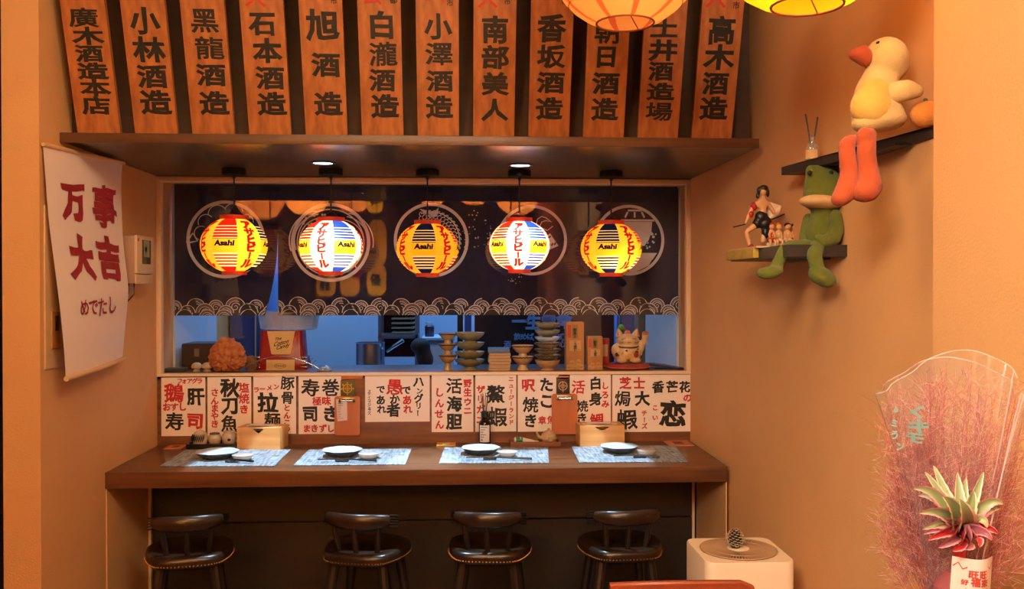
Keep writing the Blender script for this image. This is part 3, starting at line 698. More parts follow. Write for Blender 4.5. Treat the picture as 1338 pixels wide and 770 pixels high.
# ================================================================== PLACE SETTINGS
M_mat = mat('woven_vinyl', (150, 156, 166), .5, c2=(196, 202, 208), nscale=8, stretch=(6, 40, 1), contrast=.3)
nt = M_mat.node_tree
def weave(m, ca, cb):
    nt = m.node_tree; b = nt.nodes['Principled BSDF']; tc = nt.nodes.new('ShaderNodeTexCoord'); outs = []
    for sx, sy in ((16, 130), (130, 16)):
        mp = nt.nodes.new('ShaderNodeMapping'); mp.inputs['Scale'].default_value = (sx, sy, 1); n = nt.nodes.new('ShaderNodeTexNoise'); n.inputs['Scale'].default_value = .8
        nt.links.new(tc.outputs['Object'], mp.inputs[0]); nt.links.new(mp.outputs[0], n.inputs['Vector']); outs.append(n.outputs['Fac'])
    ad = nt.nodes.new('ShaderNodeMath'); ad.operation = 'ADD'; nt.links.new(outs[0], ad.inputs[0]); nt.links.new(outs[1], ad.inputs[1])
    r = nt.nodes.new('ShaderNodeValToRGB'); ml = nt.nodes.new('ShaderNodeMath'); ml.operation = 'MULTIPLY'; ml.inputs[1].default_value = .5
    nt.links.new(ad.outputs[0], ml.inputs[0]); nt.links.new(ml.outputs[0], r.inputs['Fac']); r.color_ramp.elements[0].position = .4; r.color_ramp.elements[1].position = .62
    r.color_ramp.elements[0].color = lin(ca); r.color_ramp.elements[1].color = lin(cb); nt.links.new(r.outputs[0], b.inputs['Base Color'])
weave(M_mat, (92, 104, 114), (176, 188, 196))
SET = [  # mat corners bl, br, fr, fl ; plate ; dish ; chopsticks
 ((243.6, 588), (380, 588), (358.7, 609.5), (208, 610), (284, 594.5, 55), (317, 597, 27), (300, 331, 604.5), 303),
 ((404, 588), (537.5, 587), (529.6, 607.5), (383, 609), (447, 592, 51), (482, 595, 27), (415, 492, 603.5), 447),
 ((581, 585), (716, 585), (717, 605.5), (573.6, 606), (628, 589, 50), (663, 592.5, 26), (609, 695, 601), 640),
 ((746.5, 583.5), (882, 583), (898, 604), (757, 605), (809, 587, 50), (845, 591, 25), (802, 862, 598.5), 836)]
who = ['leftmost setting, half in shadow', 'second setting from the left', 'third setting from the left', 'rightmost setting, by the right wall']
for i, (bl, br, fr, fl, pl, ds, ck, rest) in enumerate(SET):
    q = [atz(x, y, ZC + .001) for x, y in (fl, fr, br, bl)]; c = sum(q, Vector()) / 4
    mb = MB(); mb.add([v - Vector((0, 0, 0)) for v in q] + [v + Vector((0, 0, .002)) for v in q], [(3, 2, 1, 0), (4, 5, 6, 7), (0, 1, 5, 4), (1, 2, 6, 5), (2, 3, 7, 6), (3, 0, 4, 7)])
    mo = mb.build('placemat', M_mat, loc=(c.x, c.y, ZC + .001), smooth=0); tag(mo, 'grey woven placemat on the counter, %s' % who[i], 'placemat', 'woven placemats')
    zt = ZC + .003
    # plate
    p = atz(pl[0], pl[1] + 4, zt); rr = pl[2] / 2 * S(p.y); t = thing('plate', 'white scalloped plate with dark rim on the %s' % who[i].replace('setting', 'placemat'), 'plate', (p.x, p.y, zt), 'scalloped plates')
    wob = lambda a, k: 1 + (.035 * math.sin(a * 7 + i) if k > 2 else 0)
    MB().lathe([(rr * .2, .006), (rr * .55, .006), (rr * .6, .0), (rr * .66, .002), (rr * .8, .012), (rr * .98, .027), (rr, .0295)], (p.x, p.y, zt), 42, wob=wob).build('underside', M_rim, t)
    MB().lathe([(rr * .995, .0296), (rr * .93, .027), (rr * .75, .015), (rr * .6, .011), (.002, .0105)], (p.x, p.y, zt), 42, wob=lambda a, k: 1 + (.035 * math.sin(a * 7 + i) if k < 3 else 0)).build('glazed_top', M_white, t)
    p = atz(ds[0], ds[1] + 4, zt); r2 = ds[2] / 2 * S(p.y); t = thing('sauce_dish', 'small white sauce dish beside the plate of the %s' % who[i], 'dish', (p.x, p.y, zt), 'small sauce dishes')
    MB().lathe([(r2 * .55, 0), (r2 * .7, .002), (r2 * .9, .012), (r2, .022), (r2 * .97, .0225)], (p.x, p.y, zt), 28).build('body', mat('beige_glaze', (196, 186, 172), .25), t)
    MB().lathe([(r2 * .97, .0222), (r2 * .86, .014), (r2 * .6, .007), (.002, .006)], (p.x, p.y, zt), 28).build('glazed_top', M_white, t)
    a = atz(ck[0], ck[2] + 1, zt); b = atz(ck[1], ck[2] + 1.5, zt)
    rs = atz(rest, ck[2] + .3, zt); t = thing('chopstick_rest', 'small dark knotted chopstick rest at the %s' % who[i], 'chopstick rest', (rs.x, rs.y, zt), 'chopstick rests')
    mb = MB(); mb.ell((rs.x - .016, rs.y, zt + .0055), (.014, .009, .0055)); mb.ell((rs.x + .016, rs.y, zt + .0055), (.014, .009, .0055)); mb.ell((rs.x, rs.y, zt + .0045), (.010, .006, .0045))
    mb.build('knot', mat('slate_glaze', (44, 52, 64), .3), t)
    for s, nm in ((.0, 'front'), (.012, 'back')):
        mb = MB(); mb.tube([(a.x, a.y - .004 + s, zt + .0125), (rs.x, rs.y - .004 + s, zt + .0128), (b.x, b.y - .004 + s, zt + .009)], [.0018, .0025, .0038], 8)
        tag(mb.build('chopstick', M_black, loc=(rs.x, rs.y, zt + .0125)), 'black chopstick, %s one of the pair at the %s' % (nm, who[i]), 'chopstick', 'black chopsticks')

# ================================================================== ITEMS ON THE COUNTER
def zbox(px0, px1, pyb, pyt, depth, z=ZC):
    Y = min((atz(px0, pyb, z).y + atz(px1, pyb, z).y) / 2, YB - depth - .03); a = at(px0, pyb, Y); b = at(px1, pyb, Y); return a.x, b.x, Y, Y + depth, (pyb - pyt) * S(Y)
# tissue boxes
def tissue(px0, px1, pyb, pyt, label, rot, notch):
    x0, x1, y0, y1, h = zbox(px0, px1, pyb, pyt, .12); c = Vector(((x0 + x1) / 2, (y0 + y1) / 2, ZC)); t = thing('tissue_box', label, 'tissue box', c, 'bamboo tissue boxes')
    t.rotation_euler.z = rot; w_ = (x1 - x0) / 2; d = .06; th = .007
    mb = MB(); O = c
    def bx(*a): mb.box(a[0] + O.x, a[1] + O.x, a[2] + O.y, a[3] + O.y, a[4] + O.z, a[5] + O.z, .0012)
    # front panel with a notch cut into its top edge
    if notch == 'v': cut = [(-.028, h - .006), (0, h - .03), (.028, h - .006)]
    else: cut = [(-.036 + .072 * k / 8, h - .006 - .016 * math.sin(math.pi * k / 8)) for k in range(9)]
    poly = [(-w_, .002), (w_, .002), (w_, h - .006)] + [(x, z) for x, z in reversed(cut)] + [(-w_, h - .006)]
    mb.prism(poly, lambda u, v, dd: O + Vector((u, dd, v)), -d, -d + th)
    bx(-w_, w_, d - th, d, 0, h - .006); bx(-w_, -w_ + th, -d + th, d - th, 0, h - .006); bx(w_ - th, w_, -d + th, d - th, 0, h - .006); bx(-w_ + th, w_ - th, -d + th, d - th, 0, .006)
    mb.build('box_body', M_bamboo, t)
    mb = MB(); bx(-w_, w_, -d, -d + .035, h - .006, h); bx(-w_, w_, d - .035, d, h - .006, h); bx(-w_, -w_ + .02, -d + .035, d - .035, h - .006, h); bx(w_ - .02, w_, -d + .035, d - .035, h - .006, h)
    mb.build('lid', M_bamboo, t)
    mb = MB(); bx(-w_ + .02, w_ - .02, -d + .032, d - .03, h - .02, h - .003)
    mb.grid(8, 3, lambda u, v: O + Vector((-w_ * .6 + w_ * 1.1 * u, -d + .03 + .05 * v, h + .004 + .006 * math.sin(u * 5) * math.sin(math.pi * v)))); mb.build('tissue', mat('tissue_white', (238, 236, 234), .9), t)
tissue(310.5, 369, 587, 558, 'bamboo tissue box with a V notch on the left of the counter', R(-8), 'v')
tissue(757, 815.5, 582, 554, 'bamboo tissue box with a dark finger slot on the right of the counter', R(3), 'u')
# tray and pots on the left
x0, x1, y0, y1, h = zbox(243, 309.5, 587.5, 577, .11); c = Vector(((x0 + x1) / 2, (y0 + y1) / 2, ZC)); t = thing('tray', 'black lacquer tray holding three small pots on the counter', 'tray', c)
mb = MB(); mb.box(x0, x1, y0, y1, ZC, ZC + h * .4, .003); mb.build('base', M_black, t)
mb = MB(); th = .006
for a in ((x0, x1, y0, y0 + th), (x0, x1, y1 - th, y1), (x0, x0 + th, y0 + th, y1 - th), (x1 - th, x1, y0 + th, y1 - th)): mb.box(*a, ZC + h * .4, ZC + h * .75, .001)
mb.build('rim', M_black, t)
M_pot = mat('pot_glaze', (206, 184, 156), .25, c2=(186, 160, 130), nscale=20)
zt = ZC + h * .4
def pot(px, lab, r, hh, kind):
    p = at(px, 570, y0 + .052); t = thing('condiment_pot', lab, 'pot', (p.x, p.y, zt), 'condiment pots on the black tray'); c = Vector((p.x, p.y, zt))
    MB().lathe([(r * .6, 0), (r * .85, hh * .12), (r, hh * .45), (r * .9, hh * .75), (r * .7, hh * .86)], c, 26).build('body', M_pot, t)
    if kind == 0:
        MB().lathe([(r * .78, hh * .86), (r * .75, hh * .92), (r * .45, hh * 1.05), (r * .12, hh * 1.1), (r * .16, hh * 1.22), (.001, hh * 1.26)], c, 26).build('lid', M_pot, t)
        mb = MB()
        for k in range(9):
            a = -math.pi * .95 + k * .24
            mb.tube([c + Vector((r * 1.01 * math.cos(a + .1 * j) * (.99 - .09 * (j - 1.5) ** 2 / 2), r * 1.01 * math.sin(a + .1 * j) * (.99 - .09 * (j - 1.5) ** 2 / 2), hh * (.25 + .2 * j))) for j in range(4)], [.0012, .0035, .0035, .001], 6)
        mb.build('brush_stripes', M_ink, t)
    else:
        MB().lathe([(r * .74, hh * .86), (r * .78, hh * .9), (r * .74, hh * .96), (r * .2, hh * 1.0), (.001, hh * 1.0)], c, 26).build('lid', M_rim if kind == 1 else M_pot, t)
        if kind == 2:
            MB().tube([c + Vector((r * .9 * math.cos(a), -r * .2 - r * .4 * 0, hh * .5 + 0)) for a in (0,)] + [c + Vector((r * .98, -.004, hh * .75)), c + Vector((r * 1.45, -.006, hh * .62)), c + Vector((r * 1.35, -.006, hh * .3)), c + Vector((r * .95, -.004, hh * .25))], .004, 8).build('handle', M_pot, t)
            mb = MB(); mb.ell(c + Vector((r * .2, -r * .96, hh * .42)), (.008, .002, .006)); mb.build('painted_mark', M_ink, t)
pot(261.5, 'small black striped pot with lid, left on the black tray', .037, .062, 0)
pot(280.5, 'small beige pot with dark lid, in the middle of the black tray', .030, .058, 1)
pot(299.5, 'cream jug with handle, right on the black tray', .034, .066, 2)
# reed diffuser bottle
p = at(633.5, 577.5, 4.345); t = thing('reed_diffuser', 'dark bottle with white label and reeds on the counter', 'diffuser', (p.x, p.y, ZC)); c = Vector((p.x, p.y, ZC)); k = S(p.y)
MB().lathe([(7.6 * k, 0), (7.9 * k, .002), (7.9 * k, 27 * k), (7 * k, 30 * k), (4.4 * k, 33 * k), (4.2 * k, 37 * k)], c, 28).build('bottle', mat('amber_dark', (24, 12, 10), .08), t)
MB().lathe([(5 * k, 36 * k), (5 * k, 43 * k), (3 * k, 43.5 * k)], c, 20).build('collar', M_black, t)
mb = MB(); lw = lambda u, v: c + Vector((8.05 * k * math.sin(u), -8.05 * k * math.cos(u), v)); mb.grid(10, 1, lambda u, v: lw(-.95 + 1.75 * u, 4 * k + 22 * k * v)); lb = mb.build('label', mat('bottle_label', (232, 222, 214), .7), t)
mb = MB(); l2 = lambda u, v: c + Vector((8.12 * k * math.sin(u), -8.12 * k * math.cos(u), v))
for j, ww in enumerate((1.1, .8, .5, .9, .6)): mb.grid(6, 1, lambda u, v: l2(-.75 + ww * u, (23 - 3.2 * j) * k + .8 * k * v))
mb.grid(2, 1, lambda u, v: l2(-.6 + .2 * u, (6 + 2 * v) * k)); mb.build('label_writing', mat('grey_ink', (80, 66, 66), .7), lb, smooth=0)
for j, (dx, dy) in enumerate(((-.022, 0), (-.010, .01), (.004, -.006), (.016, .008), (.02, -.004), (-.016, -.008))):
    MB().cyl(c + Vector((dx * .1, dy * .2, 34 * k)), c + Vector((dx * .9, dy, 68 * k - abs(dx) * .3)), .0016, seg=6).build('reed', mat('reed', (84, 70, 62), .7), t)
# tray with tube and teapot
x0, x1, y0, y1, h = zbox(667, 733, 580, 574, .1); t = thing('tray', 'low brown wooden tray holding a green tube and a teapot', 'tray', ((x0 + x1) / 2, (y0 + y1) / 2, ZC))
M_tw = wood('tray_wood', (110, 62, 36), (140, 84, 52), 'x', .5); mb = MB(); mb.box(x0, x1, y0, y1, ZC, ZC + .008, .001); mb.build('base', M_tw, t); mb = MB()
for a in ((x0, x1, y0, y0 + .006), (x0, x1, y1 - .006, y1), (x0, x0 + .006, y0 + .006, y1 - .006), (x1 - .006, x1, y0 + .006, y1 - .006)): mb.box(*a, ZC + .008, ZC + .022, .001)
mb.build('rim', M_tw, t); zt = ZC + .008
a = at(672, 570, y0 + .04); b = at(702, 573, y0 + .05); t = thing('sauce_tube', 'green and white squeeze tube lying on the wooden tray', 'tube', (a.x + .04, a.y, zt))
za = zt + .016
MB().tube([(a.x, a.y, za), (a.x + .004, a.y, za), (a.x + .03, a.y + .002, za), (a.x + .06, a.y + .006, za - .004), (a.x + .095, a.y + .01, zt + .0075)], [.012, .0155, .0155, .011, .006], 14).build('tube_body', mat('tube_white', (214, 208, 190), .4), t)
MB().tube([(a.x + .006, a.y, za), (a.x + .038, a.y + .003, za - .0006)], [.0160, .0158], 14).build('green_band', mat('tube_green', (28, 120, 66), .4), t)
MB().tube([(a.x + .092, a.y + .01, zt + .0075), (a.x + .115, a.y + .013, zt + .006)], [.0065, .005], 10).build('cap', mat('tube_cap', (196, 176, 130), .5), t)
p = at(717, 566, y0 + .05); c = Vector((p.x, p.y, zt + .0002)); t = thing('teapot', 'small beige clay teapot on the wooden tray', 'teapot', c)
MB().lathe([(.022, 0), (.03, .004), (.039, .022), (.034, .042), (.022, .052)], c, 28).build('body', mat('clay_beige', (188, 156, 112), .5, c2=(170, 138, 96), nscale=25), t)
MB().lathe([(.024, .051), (.022, .055), (.008, .061), (.004, .062), (.008, .068), (.001, .071)], c, 22).build('lid', mat('clay_beige', (188, 156, 112)), t)
MB().tube([c + Vector((-.034, -.004, .024)), c + Vector((-.05, -.006, .034)), c + Vector((-.058, -.006, .052))], [.010, .007, .0045], 10).build('spout', mat('clay_beige', (188, 156, 112)), t)
MB().tube([c + Vector((0, -.036, .026)), c + Vector((.002, -.062, .024)), c + Vector((.003, -.066, .023))], [.007, .0085, .008], 10).build('side_handle', mat('clay_beige', (188, 156, 112)), t)
# table cards
for (px, py, wpx, dpx, colr, lab) in ((583, 577.5, 24, 4, (226, 160, 66), 'small orange card flat on the counter between second and third placemats'), (886, 578.5, 33, 7, (198, 118, 78), 'brown square card flat on the counter at the right wall'), (230, 584.5, 22, 5, (190, 112, 74), 'brown card flat on the counter left of the black tray')):
    p = atz(px, py, ZC); w_ = wpx / 2 * S(p.y); d = (atz(px, py - dpx / 2, ZC).y - atz(px, py + dpx / 2, ZC).y) / 2; p = at(px, py, min(p.y, YB - d - .006)); t = thing('table_card', lab, 'card', (p.x, p.y, ZC), 'flat cards on the counter')
    MB().box(p.x - w_, p.x + w_, p.y - d, p.y + d, ZC + .0002, ZC + .003).build('card', mat('card_%d' % px, colr, .5), t)
    MB().box(p.x - w_ * .4, p.x + w_ * .4, p.y - d * .5, p.y + d * .5, ZC + .003, ZC + .0034).build('printed_patch', mat('card_print_%d' % px, (230, 214, 180) if px == 583 else (120, 62, 40), .6), t)

# ================================================================== THINGS ON THE WINDOW SILL
YI = 4.56; KI = S(YI)
struct(MB().box(XL, XR, YB, 4.92, ZS - .02, ZS - .002), 'trim_7', mat('sill_top', (70, 74, 84), .4))
def sx(px, Y=YI): return at(px, 480, Y).x
def sz(py, Y=YI): return at(600, py, Y).z
zs = ZS - .002
# black box
x0, x1 = sx(229.5), sx(285); Y0 = YI + .09
t = thing('black_case', 'black boxy appliance at the left end of the window sill', 'appliance', ((x0 + x1) / 2, Y0, zs))
hz = sz(449.5) - zs
MB().box(x0, x1, Y0, Y0 + .2, zs + .004, zs + hz, .010, 3).build('housing', M_black, t)
c = at(257, 461, Y0 - .001); MB().box(c.x - .012, c.x + .012, Y0 - .002, Y0, c.z - .02, c.z + .02).build('badge', mat('badge_olive', (110, 98, 70), .4), t)
mb = MB()
for a in (x0 + .03, x1 - .03): mb.box(a - .01, a + .01, Y0 + .03, Y0 + .17, zs, zs + .005)
mb.build('foot', M_black, t)
# little dark bowl-like tray far left
t = thing('dark_dish', 'low dark dish at the far left corner of the sill', 'dish', (sx(225), YI - .03, zs))
mb = MB(); a, b = sx(210.5, YI - .04), sx(241, YI - .04); mb.box(a, b, YI - .05, YI + .02, zs, zs + .022, .006, 3); mb.build('body', mat('olive_dark', (52, 44, 28), .4), t)
mb = MB(); mb.box(a + .006, b - .006, YI - .044, YI + .014, zs + .0215, zs + .0225); mb.build('inner', mat('olive_inner', (86, 72, 44), .5), t)
for j, px in enumerate((257, 270.5)):
    c = Vector((sx(px, YI - .01), YI - .01, zs)); t = thing('mushroom_figurine', ('left' if j == 0 else 'right') + ' one of two small beige mushroom figurines on the sill', 'figurine', c, 'mushroom figurines')
    MB().lathe([(.017, 0), (.019, .006), (.013, .014), (.012, .018)], c, 18).build('stem', mat('beige_stone', (176, 152, 122), .5), t)
    MB().lathe([(.012, .017), (.024, .020), (.026, .028), (.021, .040), (.010, .047), (.001, .048)], c, 18).build('cap', mat('pale_stone', (196, 172, 140), .4), t)
# shaggy orange-brown ball
c = at(297.5, 468, YI - .0); r_ = 22.5 * KI
mb = blob([((c.x, c.y, zs + r_ * .92), (r_, r_ * .9, r_ * .92)), ((c.x - .02, c.y, zs + r_ * .55), (r_ * .8, r_ * .7, r_ * .5)), ((c.x + .03, c.y - .01, zs + r_ * .6), (r_ * .7, r_ * .7, r_ * .55)), ((c.x - .005, c.y, zs + r_ * 1.55), (r_ * .55, r_ * .5, r_ * .42))], .005, 2)
for v in mb.v:
    n = (v - Vector((c.x, c.y, zs + r_))).normalized(); v += n * (.012 * noise.noise(v * 45) + .008 * noise.noise(v * 110)); v.z = max(v.z, zs)
tag(mb.build('crumpled_ball', mat('shaggy_orange', (168, 84, 36), .7, c2=(214, 136, 76), nscale=40, bump=.5, bscale=120), loc=(c.x, c.y, zs)), 'rough orange-brown ball between mushrooms and red machine on the sill', 'ball')
c2 = Vector((sx(328), YI + .02, zs)); mb = blob([((c2.x, c2.y, zs + .03), (.03, .03, .03)), ((c2.x - .01, c2.y, zs + .055), (.025, .02, .02))], .004, 2)
for v in mb.v: v += Vector((.01, .01, .01)) * noise.noise(v * 60); v.z = max(v.z, zs)
tag(mb.build('dried_flower', mat('dried_brown', (128, 84, 50), .8, bump=.5), loc=c2), 'small brown dried bud against the right of the rough orange ball', 'dried flower')
# candy floss machine
ym = YI + .06; km = S(ym); cx = at(366.5, 480, ym).x; t = thing('candy_machine', 'red candy floss machine with cream front label on the sill', 'machine', (cx, ym + .08, zs))
M_mr = mat('machine_red', (150, 18, 16), .25)
def fr(hw, hd, z, rc=.02):
    o = []
    for s1, s2, a0 in ((1, 1, 0), (-1, 1, 90), (-1, -1, 180), (1, -1, 270)):
        for k in range(5): o.append(Vector((cx + s1 * (hw - rc) + rc * math.cos(R(a0 + 22.5 * k)), ym + .085 + s2 * (hd - rc) + rc * math.sin(R(a0 + 22.5 * k)), z)))
    return o
zt_ = sz(432, ym)
def loft(rings):
    mb = MB(); n = len(rings[0]); vs = [v for r in rings for v in r]
    mb.add(vs, [(i * n + k, i * n + (k + 1) % n, (i + 1) * n + (k + 1) % n, (i + 1) * n + k) for i in range(len(rings) - 1) for k in range(n)] + [tuple(reversed(range(n))), tuple(range((len(rings) - 1) * n, len(rings) * n))]); return mb
zmid = sz(468, ym)
loft([fr(33 * km, .085, zs), fr(33 * km, .085, zs + .012), fr(31 * km, .082, zmid), fr(28.5 * km, .078, zmid + .01), fr(26.5 * km, .072, zt_)]).build('housing', M_mr, t)
mb = MB()
for j in range(4):
    for s in (-1, 1): mb.box(cx + s * 26 * km, cx + s * 33.4 * km, ym - .002, ym + .03, zs + .014 + j * .016, zs + .019 + j * .016, .001)
mb.build('side_vents', M_steel, t)
def face(z): # front plane of the housing
    f = (z - zmid) / (zt_ - zmid); return ym + .085 - (.078 - .006 * max(0, f)) - .002
M_lab = mat('label_cream', (228, 192, 130), .5)
a0, a1 = sz(462.5, ym), zt_ - .002; mb = MB()
mb.prism([(cx - 12 * km, a0 + .004), (cx - 10 * km, a0), (cx + 11 * km, a0), (cx + 13 * km, a0 + .004), (cx + 18 * km, a1), (cx - 17.5 * km, a1)], lambda u, v, d: Vector((u, face(v) + d, v)), -.0015, .004)
fl = mb.build('front_label', M_lab, t, smooth=0)
mb = MB(); fm = lambda u, v: Vector((u, face(v) - .0025, v))
for s, px, py, w_, hh in (('The', -3, 441.5, 9, 4.5), ('Cotton', 1, 447.5, 19, 6), ('Candy', 3, 453.5, 17, 7)):
    zz = sz(py, ym); put(mb, s, cx + px * km, zz, w_ * km, hh * km, lambda u, v: fm(u + (v - zz) * .35, v + (u - cx) * .25), .02, 0, .03, em=False)
mb.build('label_script', mat('brown_ink', (44, 20, 16), .6), fl, smooth=0)
mb = MB(); b0, b1 = sz(485, ym), sz(469.5, ym); fy = ym - .001
mb.box(cx - 18 * km, cx + 18 * km, fy - .002, fy + .012, b0, b1, .001); pl_ = mb.build('lower_label', M_lab, t)
mb = MB(); mb.stroke(circ(0, 0, 1, n=30), .12, lambda u, v: Vector((cx + u * 7 * km, fy - .003, (b0 + b1) / 2 + v * 3 * km)))
for j in range(5): mb.box(cx - 5 * km + j * 2.2 * km, cx - 3.6 * km + j * 2.2 * km, fy - .0035, fy - .003, (b0 + b1) / 2 - .8 * km, (b0 + b1) / 2 + .8 * km)
mb.build('lower_emblem', mat('gold_brown', (120, 88, 44), .6), pl_, smooth=0)
M_tub = clear('tub_plastic', .10, (.82, .84, .80), .15, milk=.22)
zb0, zb1 = zt_ + .001, sz(408, ym); cy = ym + .085
MB().lathe([(.02, 0), (34 * km, 0), (37 * km, .006), (40.5 * km, zb1 - zb0 - .006), (42 * km, zb1 - zb0 - .004), (42 * km, zb1 - zb0), (39.5 * km, zb1 - zb0), (36 * km, .01), (.02, .006)], (cx + 4 * km, cy + .06, zb0), 40).build('clear_bowl', M_tub, t)
# bent metal fork
t = thing('metal_fork', 'bent silver wire fork lying in front of the red machine', 'fork', (sx(366, YI - .04), YI - .04, zs)); yf = YI - .045
arc = [at(px, py, yf) for px, py in ((318, 482), (330, 475.5), (345, 469), (362, 465.5), (380, 467), (396, 472), (410, 478), (416, 482))]
MB().tube(arc, [.002] * 6 + [.003, .003], 8).build('handle', M_steel, t)
mb = MB()
for j in range(4): mb.tube([at(411 - 3 * j, 479 - 1.5 * j + (5 if j == 0 else 3), yf), at(404 - 3 * j, 480 - 2.5 * j, yf), at(413 - 4 * j, 471 - 3.4 * j, yf)], .0014, 6)
mb.build('tines', M_steel, t)
c = Vector((sx(424, YI - .02), YI - .02, zs)); mb = blob([((c.x, c.y, zs + .010), (.04, .03, .012)), ((c.x + .01, c.y, zs + .016), (.022, .02, .012))], .004, 2)
for v in mb.v: v.z = max(zs, v.z + .008 * noise.noise(v * 70))
tag(mb.build('plastic_wrap', mat('crumpled_plastic', (150, 170, 190), .15, spec=.8), loc=c), 'crumpled clear plastic wrap right of the red machine', 'plastic wrap')
# stacked dishes
M_olive = mat('olive_glaze', (190, 158, 106), .25, c2=(160, 134, 90), nscale=14); M_grn = mat('celadon_glaze', (160, 154, 116), .22, c2=(130, 130, 98), nscale=14); M_tan = mat('tan_glaze', (222, 186, 138), .3, c2=(200, 164, 118), nscale=20)
def ped(px, pyb, pyt, wpx, lab, m, foot, wob=0, edge=True, Y=YI, dx=0, grp=None, tilt=0):
    c = at(px, pyb, Y); z0 = sz(pyb, Y); z0 = max(z0, zs); h = sz(pyt, Y) - z0; r = wpx / 2 * S(Y)
    t = thing('pedestal_bowl' if foot > .3 else 'dish', lab, 'bowl' if foot > .3 else 'dish', (c.x + dx, Y, z0), grp)
    wf_ = (lambda a, k: 1 + wob * math.sin(a * 9)) if wob else None; C = Vector((c.x + dx, Y, z0)); fr_ = foot
    MB().lathe([(r * .52, 0), (r * .55, h * .05), (r * .38, h * fr_ * .7), (r * .36, h * fr_), (r * .62, h * (fr_ + .1)), (r * .92, h * (fr_ + (1 - fr_) * .65)), (r, h), (r * .94, h), (r * .7, h * (fr_ + (1 - fr_) * .5)), (.003, h * (fr_ + .14))], C, 36, wob=wf_).build('body', m, t)
    if edge:
        mb = MB(); n = 44
        mb.tube([C + Vector((r * (1 + wob * math.sin(2 * math.pi * k / n * 9)) * .985 * math.cos(2 * math.pi * k / n), r * (1 + wob * math.sin(2 * math.pi * k / n * 9)) * .985 * math.sin(2 * math.pi * k / n), h - .002 - .004 * abs(math.sin(k * 1.43)))) for k in range(n + 1)], .0028, 6)
        mb.build('rim', mat('dark_rim', (60, 38, 22), .3), t)
lv = ['bottom', 'middle', 'top']
for j, (b, tp) in enumerate(((486, 463.5), (466, 449.5), (452, 435.5))): ped(585, b, tp, 23, lv[j] + ' tan pedestal bowl of the left stack of three', M_olive, .48, grp='stacked pedestal bowls, left', edge=True)
for j, (b, tp) in enumerate(((486, 469.5), (473, 459.5), (462, 447.5), (450, 434.5))): ped(614, b, tp, 40, ['lowest', 'second lowest', 'second highest', 'topmost'][j] + ' wide olive footed dish in the stack of four', M_grn, .34, .02, False, YI + .03, grp='stacked olive dishes')
for j, (b, tp) in enumerate(((486, 466), (470, 451.5))): ped(683, b, tp, 28, lv[0 if j == 0 else 2] + ' beige pedestal bowl of the pair beside the thin boxes', M_tan, .42, grp='pair of pedestal bowls')
tops = [(487, 471), (473.5, 464), (466, 456), (458, 448), (450, 440.5), (443, 431.5), (433.5, 422.5)]
for j, (b, tp) in enumerate(tops): ped(715.5, b, tp, 34 if j else 33, '%s dish in the tall stack of seven beside the tall box' % ['bottom', 'second', 'third', 'fourth', 'fifth', 'sixth', 'topmost'][j] + (' from the bottom' if 0 < j < 6 else ''), M_tan if j == 0 else (M_white if j == 4 else M_grn), .22, .03, j in (1, 2, 3), grp='tall stack of seven dishes')
# stack of thin boxes
ys_ = [487, 482.5, 478, 473.5, 469, 465.5, 461.5, 455]
for j in range(7):
    z0, z1 = max(zs, sz(ys_[j])), sz(ys_[j + 1]) - .0006; a, b = sx(638 + (j % 3) * .6), sx(665.5 + (2 if j == 3 else (j * 7 % 3) * .5)); t = thing('thin_box', '%s flat box in the stack of seven beside the beige bowls' % ['bottom', 'second lowest', 'third lowest', 'fourth lowest, sticking out', 'fifth lowest', 'second highest', 'blue topped uppermost'][j], 'box', ((a + b) / 2, YI, z0), 'stack of thin boxes')
    MB().box(a, b, YI - .04, YI + .07, z0, z1, .0015).build('carton', mat('carton_blue', (90, 130, 190), .5) if j == 6 else mat('carton_cream', (206, 178, 138), .6), t)
    MB().box(a + .002, b - .002, YI - .0406, YI - .04, z0 + (z1 - z0) * .35, z0 + (z1 - z0) * .5).build('edge_line', mat('carton_line', (150, 110, 70), .6), t)
